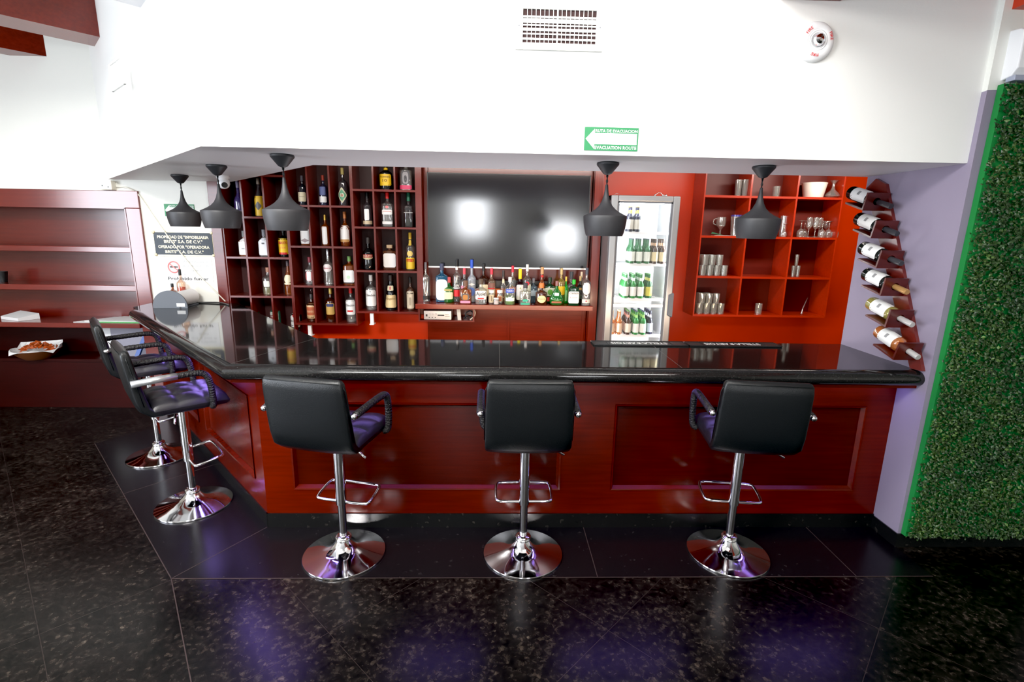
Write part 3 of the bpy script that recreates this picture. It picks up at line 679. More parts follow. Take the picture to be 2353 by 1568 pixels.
# ------------------------------------------------------------------ built-in cabinet at the left
cb = thing('built_in_cabinet', 'wide red mahogany built-in wall cabinet with shelves and a worktop at the left', 'cabinet', (-4.4, YF, 0))
FY = YF-.02; DB = 5.17
b = MB(); b.box(CX0, CX1, FY, FY+.04, 1.912, CZT); b.box(CX1-.125, CX1, FY, FY+.04, .0, 1.912); b.box(CX0, CX0+.12, FY, FY+.04, 0, 1.912)
b.build('frame', M['cab'], cb, bevel=.004)
b = MB(); b.box(CX0+.12, CX1-.125, FY-.004, FY+.012, 1.905, 1.917); b.box(CX1-.134, CX1-.124, FY-.004, FY+.012, .86, 1.912); b.build('moulding', M['cab'], cb)
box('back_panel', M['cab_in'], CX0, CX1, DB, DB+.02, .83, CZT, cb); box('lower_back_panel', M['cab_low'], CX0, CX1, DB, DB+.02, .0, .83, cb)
box('side_panel', M['cab_in'], CX1-.125, CX1-.10, FY+.04, DB, 0, 1.912, cb)
for z0, z1, y0 in ((1.514, 1.565, YF-.01), (1.158, 1.211, YF-.01)):
    box('shelf', M['cab'], CX0+.12, CX1-.125, y0, DB, z0, z1, cb, bevel=.004)
box('worktop', M['cab'], CX0+.12, CX1-.125, FY-.03, DB, .812, .858, cb, bevel=.004)
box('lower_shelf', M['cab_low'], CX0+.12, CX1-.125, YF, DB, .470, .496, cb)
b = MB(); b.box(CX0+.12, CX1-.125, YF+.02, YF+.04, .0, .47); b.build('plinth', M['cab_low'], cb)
ly = .858
pp = MB(); pp.add([(-4.75, 4.96, ly+.03), (-4.50, 4.86, ly+.028), (-4.42, 5.0, ly+.055), (-4.70, 5.12, ly+.06), (-4.75, 4.96, ly+.001), (-4.50, 4.86, ly+.001), (-4.42, 5.0, ly+.001), (-4.70, 5.12, ly+.001)], [(0, 1, 2, 3), (0, 4, 5, 1), (1, 5, 6, 2), (2, 6, 7, 3), (3, 7, 4, 0), (4, 7, 6, 5)])
tag(pp.build('paper_stack', M['paper'], org=(-4.6, 4.98, ly)), 'loose stack of white papers at the far left of the cabinet worktop', 'papers')
pp = MB(); pp.prism([(-3.98, 4.84), (-3.36, 4.84), (-3.37, 5.10), (-3.80, 5.12)], ly+.001, ly+.006); pp.prism([(-3.90, 4.87), (-3.42, 4.86), (-3.40, 5.12), (-3.72, 5.14)], ly+.006, ly+.012)
pf = pp.build('newspaper', M['paper'], org=(-3.6, 4.95, ly)); tag(pf, 'flat white sheets with a green edge on the cabinet worktop beside the counter end', 'papers')
MB().prism([(-3.75, 4.838), (-3.37, 4.838), (-3.37, 4.85), (-3.75, 4.85)], ly+.001, ly+.0105).build('green_edge', C((.10, .42, .12)), pf)
# basket of snacks with a napkin on the lower shelf
cx, cy, cz = -4.40, 4.885, .4965
t = thing('snack_basket', 'round brown basket with a white napkin and orange snacks on the lower cabinet shelf', 'basket', (cx, cy, cz))
MB().lathe([(.10, 0), (.15, .04), (.185, .085), (.19, .09), (.18, .09), (.14, .045), (.09, .012), (0, .012)], 32, (cx, cy, cz)).build('basket', C((.16, .05, .015), .6), t, smooth=True)
nv = MB(); N_ = 32; r0 = []
for k in range(N_):
    a = 2*PI*k/N_; sq = (abs(math.cos(a*1))**.9+abs(math.sin(a*1))**.9)**(-1/.9)*1.05
    drop = -.055*max(0, (sq-.62))/.4
    r0.append((a, sq, drop))
ra = [(cx+.10*math.cos(a), cy+.10*math.sin(a), cz+.03) for a, s_, d_ in r0]; rb = [(cx+.185*math.cos(a), cy+.185*math.sin(a), cz+.094) for a, s_, d_ in r0]
rc = [(cx+(.175+.10*(s_-.55))*math.cos(a-.35), cy+(.175+.10*(s_-.55))*math.sin(a-.35), cz+.125-.10*max(0, s_-.5)*(1 if math.sin(a-.35) < .2 else -.2)) for a, s_, d_ in r0]
nv.loft([ra, rb, rc], True, False); nv.build('napkin', M['paper'], t)
sn = MB(); random.seed(5)
for k in range(46):
    a = random.uniform(0, 2*PI); r = .14*math.sqrt(random.random()); h = .075+.075*(1-r/.15)+random.uniform(0, .02)
    Mx = Matrix.Translation((cx+r*math.cos(a)+.02, cy+r*math.sin(a), cz+h)) @ Matrix.Rotation(random.uniform(0, 6), 4, Vector((random.random(), random.random(), random.random())))
    s_ = random.uniform(.016, .03); sn.add([(-s_, -s_*.7, 0), (s_, -s_*.5, .006), (s_*.8, s_*.7, -.004), (-s_*.7, s_*.8, .007)], [(0, 1, 2, 3)], Mx)
st = sn.build('snacks', mat('crisp_wrapper', (.45, .09, .02), .25, var=.5, bscale=25), t); st['kind'] = 'stuff'
t = thing('storage_box', 'grey box with a white corner on the lower cabinet shelf behind the far stools', 'box', (-3.62, 5.0, .4965))
box('carton', C((.28, .27, .33)), -3.76, -3.40, 4.98, 5.12, .4965, .80, t, bevel=.004); box('white_flap', M['paper'], -3.90, -3.765, 4.99, 5.10, .4965, .775, t, bevel=.002)
bb = MB(); bb.add([(-3.50, 4.87, .4965), (-3.46, 4.87, .4965), (-3.36, 4.96, .79), (-3.40, 4.96, .79), (-3.50, 4.90, .4965), (-3.46, 4.90, .4965), (-3.36, 4.975, .79), (-3.40, 4.975, .79)], [(0, 1, 2, 3), (7, 6, 5, 4), (0, 4, 5, 1), (1, 5, 6, 2), (2, 6, 7, 3), (3, 7, 4, 0)])
tag(bb.build('blue_folder', C((.01, .06, .30), .4), org=(-3.45, 4.9, .4965)), 'dark blue folder leaning against the grey box in the cabinet', 'folder')
p = at(8, 653, y=5.0); b = MB(); b.lathe([(.034, 0), (.045, .075), (.047, .10), (.042, .10), (.038, .02), (0, .02)], 20, (p.x, 5.0, 1.2115)); cu = b.build('black_cup', M['black'], org=(p.x, 5.0, 1.2115), smooth=True); tag(cu, 'small black cup on the middle cabinet shelf at the left edge', 'cup')

# ------------------------------------------------------------------ liquor racks
def rack(name, lab, x0, x1, zs, ztop, cols, depth, mt, mi, zbot, left_stile=0., right_stile=0., shelf_t=.018):
    t = thing(name, lab, 'shelving', ((x0+x1)/2, YF, zbot))
    tt = .012; yb = YF+depth
    for xx in (x0, x1-tt): box('side_panel', mt, xx, xx+tt, YF, yb, zbot-.018, ztop, t)
    box('back_panel', mi, x0+tt, x1-tt, yb-.010, yb, zbot, ztop, t)
    for z in zs: box('shelf', mt, x0+tt, x1-tt, YF, yb-.010, z-shelf_t, z, t)
    w = (x1-x0)/cols
    lv = sorted(zs)+[ztop+shelf_t]
    for k in range(1, cols):
        for i in range(len(lv)-1):
            box('divider', mt, x0+w*k-.008, x0+w*k+.008, YF, yb-.010, lv[i], lv[i+1]-shelf_t, t)
    if left_stile: box('stile', mt, x0-left_stile, x0, YF-.012, YF+.02, zbot-.7, ztop, t, bevel=.003)
    if right_stile: box('stile', mt, x1, x1+right_stile, YF-.004, YF+.02, zbot-.018, ztop, t)
    return t
RX = [-2.520, -1.926, -1.331, -.742]
ZL = [.764, 1.130, 1.493, 1.859]; ZM = [.874, 1.234, 1.602, 1.970]; ZR = [.995, 1.385, 1.786, 2.119]
r1 = rack('liquor_rack', 'dark mahogany bottle rack, left section next to the white wall', RX[0], RX[1], ZL+[2.227], 2.49, 3, .27, M['rack'], M['rack_in'], .764, left_stile=.092)
r2 = rack('liquor_rack', 'dark mahogany bottle rack, middle section', RX[1]+.001, RX[2], ZM, 2.49, 3, .27, M['rack'], M['rack_in'], .874)
r3 = rack('liquor_rack', 'dark mahogany bottle rack, right section beside the television', RX[2]+.001, RX[3], ZR, 2.49, 3, .27, M['rack'], M['rack_in'], .995, right_stile=.045)
for r, xx, z1 in ((r2, -1.80, .856), (r3, -1.20, .977)):
    b = MB(); b.box(xx-.016, xx+.016, YF+.02, YF+.05, z1-.11, z1); b.box(xx-.02, xx+.02, YF+.005, YF+.09, z1-.115, z1-.105); b.build('bracket', M['white_pl'], r)
GX0, GX1 = 1.910, 3.225; ZG = [1.008, 1.381, 1.760, 2.128]
rack('glass_shelf', 'bright red lacquered shelf unit with nine cells of glasses on the red wall', GX0, GX1, ZG, 2.49, 3, .277, M['red_shelf'], M['red_shelf_in'], 1.008, shelf_t=.02)

# wooden panel, television, shelf below it
PY = 5.06
t = thing('wall_panel', 'mahogany panel with side posts framing the television on the back wall', 'panel', (.1, PY, 1.0))
box('panel', M['wood'], -.69, .90, PY, YR, .62, 2.49, t)
box('post', M['wood_v'], .905, .985, PY-.12, YR, .0, 2.49, t, bevel=.003)
box('post', M['wood_v'], -.695, -.66, PY-.06, PY, 1.098, 2.49, t)
for xx in (.12, .87): box('batten', M['wood_v'], xx-.012, xx+.012, PY-.012, PY, .62, 1.05, t)
TY = 4.94
a = at(981, 397, y=TY); c = at(1357, 617, y=TY); tx0, tx1, tz0, tz1 = -.655, .862, 1.415, 2.285
tv = thing('television', 'large flat black television above the bottle shelf, switched off', 'television', ((tx0+tx1)/2, TY, tz0))
box('case', M['black'], tx0+.02, tx1-.02, TY+.02, TY+.075, tz0+.03, tz1-.03, tv)
box('wall_mount', M['black'], -.2, .4, TY+.075, PY, 1.65, 2.05, tv)
b = MB(); w = .008
for q in ((tx0, tx1, tz1-w, tz1), (tx0, tx0+w, tz0, tz1), (tx1-w, tx1, tz0, tz1)): b.box(q[0], q[1], TY-.004, TY+.02, q[2], q[3])
b.build('bezel', M['bezel'], tv); box('bottom_trim', M['silver'], tx0, tx1, TY-.006, TY+.02, tz0, tz0+.014, tv)
box('screen', M['screen'], tx0+w, tx1-w, TY, TY+.018, tz0+.014, tz1-w, tv)
SZ = 1.093; SF = 4.72
fs = thing('bottle_shelf', 'thick red wooden shelf full of bottles under the television', 'shelf', (.07, SF, SZ-.045))
MB().prism([(-.755, SF), (.903, SF), (.903, PY-.06), (-.692, PY-.06), (-.692, 4.852), (-.755, 4.852)], SZ-.045, SZ).build('board', M['wood'], fs, bevel=.003); box('support', M['wood'], -.69, .90, PY-.06, PY, SZ-.045, SZ-.02, fs)
b = MB(); b.box(-.735, -.722, SF+.05, 4.852, SZ-.160, SZ-.045); b.prism([(-.735, SF+.05), (-.21, SF+.05), (-.21, PY-.062), (-.692, PY-.062), (-.692, 4.852), (-.735, 4.852)], SZ-.172, SZ-.160); b.box(-.225, -.21, SF+.05, PY-.062, SZ-.160, SZ-.045); b.build('cubby', M['rack'], fs)
# amplifier and adaptor in the cubby
a0 = at(974, 735, y=SF+.06); a1 = at(1037, 716, y=SF+.06); zb = SZ-.1598
am = thing('amplifier', 'small silver audio amplifier in the cubby under the bottle shelf', 'amplifier', ((a0.x+a1.x)/2, SF+.1, zb))
box('case', M['silver'], a0.x, a1.x, SF+.065, SF+.26, zb+.004, zb+.088, am, bevel=.002)
fp = MB(); ax0, ax1 = a0.x, a1.x; aw = ax1-ax0; yy = SF+.0645
def fb(m_, u0, u1, v0, v1): m_.box(ax0+aw*u0, ax0+aw*u1, yy-.002, yy, zb+.004+.084*v0, zb+.004+.084*v1)
fb(fp, .50, .74, .44, .56)
for k in range(4): fb(fp, .77+.035*k, .79+.035*k, .55, .62)
for k in range(5): fb(fp, .77+.035*k, .79+.035*k, .34, .41)
for k in range(3): fb(fp, .18+.11*k, .21+.11*k, .20, .28)
fb(fp, .07, .13, .36, .60); fp.build('display', M['blacktxt'], am)
for k in range(3): MB().lathe([(.0085, 0), (.0085, .007), (.006, .009), (0, .009)], 16, M=Matrix.Translation((ax0+aw*(.22+.11*k), yy, zb+.004+.084*.62)) @ Matrix.Rotation(PI/2, 4, 'X')).build('knob', M['silver'], am, smooth=True)
ft = MB()
for u in (.1, .9): ft.box(ax0+aw*u-.01, ax0+aw*u+.01, SF+.08, SF+.24, zb, zb+.004)
ft.build('foot', M['black'], am)
x_ = at(1056, 735, y=SF+.08).x
ad = MB(); ad.add([(x_-.018, SF+.08, zb), (x_+.016, SF+.08, zb), (x_+.006, SF+.09, zb+.108), (x_-.028, SF+.09, zb+.108), (x_-.018, SF+.10, zb), (x_+.016, SF+.10, zb), (x_+.006, SF+.11, zb+.108), (x_-.028, SF+.11, zb+.108)], [(0, 1, 2, 3), (7, 6, 5, 4), (0, 4, 5, 1), (1, 5, 6, 2), (2, 6, 7, 3), (3, 7, 4, 0)])
tag(ad.build('power_adaptor', C((.62, .60, .55)), org=(x_, SF+.09, zb)), 'white upright power adaptor in the cubby beside the amplifier', 'adaptor')
cc = MB(); cc.tube([(x_+.04, SF+.10, zb+.01), (x_+.07, SF+.09, zb+.05), (x_+.11, SF+.085, zb+.02), (x_+.13, SF+.09, zb+.07), (x_+.10, SF+.12, zb+.09), (x_+.05, SF+.12, zb+.06), (x_+.06, SF+.10, zb+.012)], .006, 6, smoothn=2)
tag(cc.build('black_cable', M['black'], org=(x_+.08, SF+.1, zb), smooth='all'), 'coil of black cable in the cubby under the shelf', 'cable')
tag(MB().tube([(x_+.10, SF+.075, zb+.005), (x_+.145, SF+.07, zb+.04), (x_+.15, SF+.07, zb+.09), (x_+.12, SF+.075, zb+.115)], .006, 6, smoothn=2).build('white_cable', C((.7, .62, .5)), org=(x_+.12, SF+.07, zb), smooth='all'), 'short pale cable hanging at the right of the cubby', 'cable')
q = [at(a_, b_, y=YR-.02) for a_, b_ in ((1386, 402), (1376, 425), (1366, 436), (1362, 448))]
tag(MB().tube(q, .006, 6, smoothn=2).build('red_cord', C((.5, .02, .02)), org=q[0], smooth='all'), 'thin red cord on the red wall above the top right corner of the television', 'cord')

# black soundbar and orange carton standing behind the bottles
bx0, bx1 = at(1040, 650, y=4.98).x, at(1262, 650, y=4.98).x
sb = thing('soundbar', 'long black box lying behind the bottles under the television', 'soundbar', ((bx0+bx1)/2, 4.97, 1.20))
box('body', M['black'], bx0, bx1, 4.94, 4.999, 1.225, 1.30, sb, bevel=.006); box('mount', M['black'], bx0+.05, bx1-.05, 4.999, PY, 1.25, 1.28, sb)
ox0, ox1 = at(1092, 690, y=4.93).x, at(1148, 690, y=4.93).x
oc = thing('orange_carton', 'orange carton standing behind the middle bottles on the shelf', 'carton', ((ox0+ox1)/2, 4.93, SZ)); box('carton', C((.80, .16, .03)), ox0, ox1, 4.90, 4.94, SZ+.0005, SZ+.125, oc, bevel=.001); box('lid', C((.88, .24, .06)), ox0-.001, ox1+.001, 4.899, 4.941, SZ+.125, SZ+.13, oc)

# ------------------------------------------------------------------ upright display fridge
FYF = 4.60
fa = at(1405, 448, y=FYF); fx0, fx1 = .995, 1.605; fz1 = 2.095; fz0 = .02
fr = thing('display_fridge', 'tall glass-door drinks fridge with grey frame and bright white interior', 'fridge', ((fx0+fx1)/2, FYF, 0))
yb = 5.12; yi = FYF+.055
b = MB(); b.box(fx0, fx0+.035, yi, yb, fz0, fz1); b.box(fx1-.035, fx1, yi, yb, fz0, fz1); b.box(fx0, fx1, yi, yb, fz1-.045, fz1); b.box(fx0, fx1, yi, yb, fz0, fz0+.25); b.box(fx0, fx1, yb-.03, yb, fz0, fz1)
b.build('cabinet', M['steel_grey'], fr)
b = MB(); ix0, ix1, iz0, iz1 = fx0+.036, fx1-.036, fz0+.251, fz1-.046
b.box(ix0, ix0+.006, yi+.01, yb-.031, iz0, iz1); b.box(ix1-.006, ix1, yi+.01, yb-.031, iz0, iz1); b.box(ix0, ix1, yb-.04, yb-.031, iz0, iz1); b.box(ix0, ix1, yi+.01, yb-.031, iz1-.006, iz1); b.box(ix0, ix1, yi+.01, yb-.031, iz0, iz0+.006)
b.build('lining', M['fridge_in'], fr)
dr = MB(); fw = .062
for q in ((fx0, fx0+fw, fz0, fz1), (fx1-fw, fx1, fz0, fz1), (fx0+fw, fx1-fw, fz1-fw*.85, fz1), (fx0+fw, fx1-fw, fz0, fz0+.28)):
    dr.box(q[0], q[1], FYF, FYF+.05, q[2], q[3])
dd = dr.build('door_frame', M['steel_grey'], fr, bevel=.010)
gk = MB(); e0, e1, g0, g1 = fx0+fw, fx1-fw, fz0+.28, fz1-fw*.85
for q in ((e0, e0+.012, g0, g1), (e1-.014, e1, g0, g1), (e0, e1, g1-.012, g1)): gk.box(q[0], q[1], FYF+.008, FYF+.03, q[2], q[3])
gk.build('gasket', M['grey'], dd)
MB().box(e0, e1, FYF+.018, FYF+.022, g0, g1).build('glass_pane', M['pane'], dd)
hd = MB(); h0 = at(1548, 730, y=FYF).z; h1 = at(1548, 673, y=FYF).z
hd.add([(fx1-.038, FYF-.001, h0+.02), (fx1+.004, FYF-.001, h0), (fx1+.004, FYF-.001, h1), (fx1-.038, FYF-.001, h1-.02), (fx1-.034, FYF-.022, h0+.025), (fx1+.004, FYF-.022, h0+.01), (fx1+.004, FYF-.022, h1-.01), (fx1-.034, FYF-.022, h1-.025)],
       [(4, 5, 6, 7), (0, 1, 5, 4), (1, 2, 6, 5), (2, 3, 7, 6), (3, 0, 4, 7)]); hd.build('handle', M['grey'], dd)
for xx in (ix0+.012, ix1-.018): box('light_tube', M['fridge_led'], xx, xx+.006, yi+.02, yi+.03, iz0+.05, iz1-.05, fr)
box('light_tube', M['fridge_led'], ix0+.05, ix1-.05, yi+.02, yi+.035, iz1-.018, iz1-.008, fr)
FSH = [.815]+[0]*4
zA = at(1455, 533, y=FYF+.14).z; zB = at(1480, 606, y=FYF+.12).z; zCc = at(1460, 686, y=FYF+.10).z; zD = at(1440, 769, y=FYF+.10).z; zE = zD-.34
for z in (zA, zB, zCc, zD, zE):
    b = MB()
    for k in range(25): xx = ix0+.012+(ix1-ix0-.024)*k/24; b.box(xx-.002, xx+.002, yi+.04, yb-.05, z-.006, z-.001)
    for yy in (yi+.04, (yi+yb)/2, yb-.055): b.box(ix0+.006, ix1-.006, yy, yy+.006, z-.012, z-.005)
    b.box(ix0+.008, ix1-.008, yi+.036, yi+.040, z-.022, z+.004)
    b.build('wire_shelf', M['white_pl'], fr)
wb = MB(); wb.tube([(fx0+.04, FYF+.08, fz1+.006), (fx0+.06, FYF+.08, fz1+.022), (fx0+.09, FYF+.09, fz1+.006)], .003, 6, smoothn=2)
tag(wb.build('clear_hook', M['clear'], org=(fx0+.06, FYF+.08, fz1), smooth='all'), 'small clear loop lying on the top left of the fridge', 'hook')
wb = MB(); wb.tube([(1.395, FYF+.08, fz1+.006), (1.42, FYF+.08, fz1+.03), (1.45, FYF+.09, fz1+.033), (1.47, FYF+.08, fz1+.008), (1.50, FYF+.09, fz1+.012)], .003, 6, smoothn=2)
for xx in (1.40, 1.47, 1.50): wb.lathe([(.002, 0), (.009, .006), (.009, .014), (.003, .02)], 10, (xx, FYF+.085, fz1))
tag(wb.build('bulb_string', M['chrome'], org=(1.44, FYF+.08, fz1), smooth='all'), 'short string of tiny bulbs lying on top of the fridge near its right corner', 'bulbs')

# ------------------------------------------------------------------ roll dispenser on the counter
D0 = Vector((-2.85, 4.50, ZC)); dx = Vector((1, .04, 0)).normalized(); dy = Vector((-.04, 1, 0)).normalized()
dz_ = .155; dw = .29
t = thing('roll_dispenser', 'grey half-round dispenser holding a thick white roll, at the far end of the counter', 'dispenser', tuple(D0))
def dq(u, v, z): return tuple(D0+dx*u+dy*v+Vector((0, 0, z)))
half = [(dw/2*math.cos(PI*k/20), dz_*math.sin(PI*k/20)**.85) for k in range(21)]
b = MB(); n = 21
b.add([dq(u, 0, z+.001) for u, z in half]+[dq(u, .012, z+.001) for u, z in half], [tuple(range(n)), tuple(range(2*n-1, n-1, -1))]+[(i, n+i, n+i+1, i+1) for i in range(n-1)]+[(n-1, 2*n-1, n, 0)]); b.build('end_plate', M['grey'], t)
b = MB(); R = .068
ring = lambda v, r: [dq(.05+r*math.cos(2*PI*k/28), v, .074+r*math.sin(2*PI*k/28)) for k in range(28)]
b.loft([ring(.013, .020), ring(.013, R), ring(.26, R), ring(.26, .02)], True, False); b.build('roll', M['paper'], t, smooth=True)
b = MB(); b.add([dq(u, v, z) for z in (.001, .012) for v in (.012, .27) for u in (-.10, .10)], [(0, 2, 3, 1), (4, 5, 7, 6), (0, 1, 5, 4), (1, 3, 7, 5), (3, 2, 6, 7), (2, 0, 4, 6)]); b.build('base', M['grey'], t)
b = MB(); b.add([dq(u, -.001, z) for u, z in ((.055, .018), (.125, .018), (.125, .048), (.055, .048))], [(0, 1, 2, 3)]); b.build('sticker', M['paper'], t)
b = MB(); b.add([dq(.085+.009*math.cos(k*PI/8), -.0014, .008+.007*math.sin(k*PI/8)) for k in range(16)], [tuple(range(16))]); b.build('hole', M['black'], t)

# ------------------------------------------------------------------ slanted wine rack on the lilac wall
wr = thing('wine_rack', 'slanted dark red wooden wine rack with six bottle holders on the lilac wall', 'wine rack', (XR, 3.0, 1.06))
WT = (3.245, 2.125); WB = (2.69, 1.058)
def wp(s_, off): y = WT[0]+(WB[0]-WT[0])*s_+off; z = WT[1]+(WB[1]-WT[1])*s_; return y, z
pl = [(3.330, 2.085), (3.255, 2.138), (3.165, 2.098), (2.650, 1.066), (2.735, 1.060)]
b = MB(); b.add([(XR-.0005, y, z) for y, z in pl]+[(XR-.020, y, z) for y, z in pl], [tuple(range(5)), tuple(range(9, 4, -1))]+[(i, 5+i, 5+(i+1) % 5, (i+1) % 5) for i in range(5)]); b.build('back_board', M['rack'], wr)
WINE = [((1958, 443), (2048, 475)), ((1975, 503), (2062, 538)), ((1985, 570), (2072, 606)), ((1993, 630), (2085, 672)), ((2003, 697), (2097, 747)), ((2022, 762), (2110, 822))]
WX = 2.285; HOLD = []
for A_, B_ in WINE:
    A = at(*A_, x=WX); B = at(*B_, x=WX); ax = (B-A).normalized(); HOLD.append((A, B, ax))
    up = Vector((1, 0, 0)).cross(ax); up = -up if up.z < 0 else up
    c = A+ax*.240      # plate with the neck hole
    def q(xx, u, v, c=c, ax=ax, up=up): p_ = c+ax*u+up*v; return (xx, p_.y, p_.z)
    b = MB(); hx = WX; S = 24; outer = []; inner = []
    x0, x1, v0, v1 = 2.215, XR-.02, -.056, .050
    for k in range(S):
        a = 2*PI*(k+.5)/S; ca, sa = math.cos(a), math.sin(a); inner.append((hx+.022*ca, .022*sa))
        tx = ((x1-hx)/ca if ca > 0 else (x0-hx)/ca) if abs(ca) > 1e-6 else 9; ty = (v1/sa if sa > 0 else v0/sa) if abs(sa) > 1e-6 else 9
        m_ = min(tx, ty); outer.append((hx+m_*ca, m_*sa))
    # square up the plate corners
    for cx_, cv in ((x0, v0), (x0, v1), (x1, v0), (x1, v1)):
        i = min(range(S), key=lambda i: (outer[i][0]-cx_)**2+(outer[i][1]-cv)**2); outer[i] = (cx_, cv)
    V = [q(o_[0], -.006, o_[1]) for o_ in outer]+[q(o_[0], -.006, o_[1]) for o_ in inner]+[q(o_[0], .006, o_[1]) for o_ in outer]+[q(o_[0], .006, o_[1]) for o_ in inner]
    F = []
    for k in range(S):
        j = (k+1) % S; F += [(k, j, S+j, S+k), (2*S+k, 3*S+k, 3*S+j, 2*S+j), (k, 2*S+k, 2*S+j, j), (S+k, S+j, 3*S+j, 3*S+k)]
    b.add(V, F); h = b.build('holder', M['wood_dark'], wr)
    b = MB(); b.add([q(xx, u, v) for v in (-.056, -.046) for u in (-.17, -.006) for xx in (2.215, XR-.02)], [(0, 2, 3, 1), (4, 5, 7, 6), (0, 1, 5, 4), (1, 3, 7, 5), (3, 2, 6, 7), (2, 0, 4, 6)]); b.build('ledge', M['wood_dark'], h)

# ------------------------------------------------------------------ leaf wall
fl = thing('leaf_panel', 'artificial green boxwood leaf panel covering the wall at the right', 'foliage panel', (2.9, 2.62, .085))
PX0, PX1, PZ0, PZ1 = 2.392, 3.30, .088, 2.515
bk = MB(); bk.add([(x, y, z) for y in (2.585, 2.618) for x, z in ((PX0-.004, PZ0), (PX1, PZ0), (PX1, PZ1), (PX0+.024, PZ1))], [(0, 1, 2, 3), (7, 6, 5, 4), (0, 4, 5, 1), (1, 5, 6, 2), (2, 6, 7, 3), (3, 7, 4, 0)]); bk.build('backing', mat('green_backing', (.006, .20, .035), .7), fl)
random.seed(3)
lv = []; lf = []; lc = []
def leaf(x, y, z, s_):
    n = Vector((random.gauss(0, .55), -1, random.gauss(.25, .55))).normalized(); t_ = n.cross(Vector((random.gauss(0, 1), random.gauss(0, .3), random.gauss(0, 1)))).normalized(); u_ = n.cross(t_)
    o = Vector((x, y, z)); i = len(lv); w = s_*.36
    lv.extend([tuple(o-t_*s_*.5), tuple(o+u_*w-n*.002), tuple(o+t_*s_*.5), tuple(o-u_*w-n*.002), tuple(o+n*.002), ])
    lf.extend([(i, i+4, i+1), (i+1, i+4, i+2), (i, i+3, i+4), (i+3, i+2, i+4)])
    g = random.random(); patch = .5+.5*math.sin(x*9+math.sin(z*7)*1.6)*math.sin(z*6+x*4)
    k = .45+.75*random.random()
    col = (.034*k+.045*g*patch*k, .070*k+.075*patch*g*k, .026*k) if g < .92 else (.11*k, .19*k, .05*k)
    lc.extend([col]*4)
for i in range(25000):
    z = random.uniform(PZ0, PZ1); x = random.uniform(PX0+.010+.028*(z-PZ0)/2.4, PX1)
    d = random.random(); leaf(x, 2.578-.030*d*d-.008*random.random()-.012*math.sin(x*31)*math.sin(z*27), z, random.uniform(.014, .025))
for i in range(420):
    z = random.uniform(PZ0, PZ1); leaf(PX0+.004+.028*(z-PZ0)/2.4+random.uniform(-.014, .012), 2.575+random.uniform(-.02, .012), z, random.uniform(.012, .022))
me = bpy.data.meshes.new('leaves'); me.from_pydata([(a-2.9, b_-2.62, c-.085) for a, b_, c in lv], [], lf)
at_ = me.color_attributes.new('leaf_colour', 'FLOAT_COLOR', 'CORNER'); buf = []
for c in lc: buf.extend([c[0], c[1], c[2], 1]*3)
at_.data.foreach_set('color', buf)
lm, nt, bs = _new('leaf'); an = nt.nodes.new('ShaderNodeVertexColor'); an.layer_name = 'leaf_colour'; nt.links.new(an.outputs['Color'], bs.inputs['Base Color']); bs.inputs['Roughness'].default_value = .42
me.materials.append(lm); lo = bpy.data.objects.new('leaves', me); COL.objects.link(lo); lo.parent = fl; lo['kind'] = 'stuff'
# ------------------------------------------------------------------ bottles
def lerp(a, b, t): return a+(b-a)*t
SH = dict(  # shoulder start, neck start, neck radius, cap start, cap radius (fractions), exponent, depth ratio
    std=(.60, .73, .30, .86, .33, 2, 1), tall=(.55, .68, .32, .84, .36, 2, 1), slope=(.42, .80, .30, .88, .34, 2, 1), square=(.66, .76, .28, .86, .33, 6, .85), box=(.74, .80, .26, .87, .48, 9, .55),
    squat=(.55, .70, .30, .82, .42, 2.4, .9), flask=(.45, .74, .22, .84, .24, 2.6, .55), wine=(.53, .665, .36, .74, .38, 2, 1), beer=(.55, .78, .40, .965, .46, 2, 1), jar=(.70, .78, .80, .80, .95, 2, 1),
    cognac=(.40, .68, .30, .84, .34, 2, .9), bell=(.50, .72, .26, .84, .34, 2, 1), sq2=(.60, .68, .34, .80, .40, 5, .8), monk=(.45, .82, .42, .86, .45, 2, 1))
def prof_of(shape, r, h):
    sh, ns, nr, cs, cr, e, d = SH[shape]; P = [(r*.86, 0), (r*.97, .006*h), (r, .025*h)]
    if shape == 'flask':
        P = [(r*.55, 0), (r*.75, .02*h)]
        for i in range(1, 9): t = i/8; P.append((r*(.75+.25*math.sin(PI*min(1, t*.62+.18)))*(1 if t < .7 else 1-.25*(t-.7)/.3), lerp(.02, sh, t)*h))
    elif shape == 'monk': P += [(r*.96, .2*h), (r*.80, sh*h)]
    elif shape == 'bell': P += [(r*1.0, .2*h), (r*.93, sh*h)]
    else: P.append((r, sh*h))
    r0 = P[-1][0]
    for i in range(1, 9): t = i/8; P.append((lerp(r0, r*nr, .5-.5*math.cos(PI*t)), lerp(sh, ns, t)*h))
    P.append((r*nr, cs*h))
    out = []
    for q in P:
        t = max(0, min(1, (q[1]/h-sh)/max(.01, ns-sh))); out.append((q[0], q[1], lerp(e, 2, t**.5), lerp(d, 1, t)))
    return out
def surf(P, z):
    for a, b in zip(P, P[1:]):
        if a[1] <= z <= b[1]:
            t = (z-a[1])/max(1e-6, b[1]-a[1]); return [lerp(a[i], b[i], t) for i in (0, 2, 3)]
    return [P[-1][0], P[-1][2], P[-1][3]]
def on(P, z, u, off):
    """point on the bottle skin at height z, u metres round from the front"""
    r, e, d = surf(P, z); a = -PI/2+u/max(r, .004); ca, sa = math.cos(a), math.sin(a); k = (abs(ca)**e+abs(sa)**e)**(-1/e)
    x, y = r*k*ca, r*d*k*sa; L = math.hypot(x, y) or 1; return (x*(1+off/L), y*(1+off/L), z)
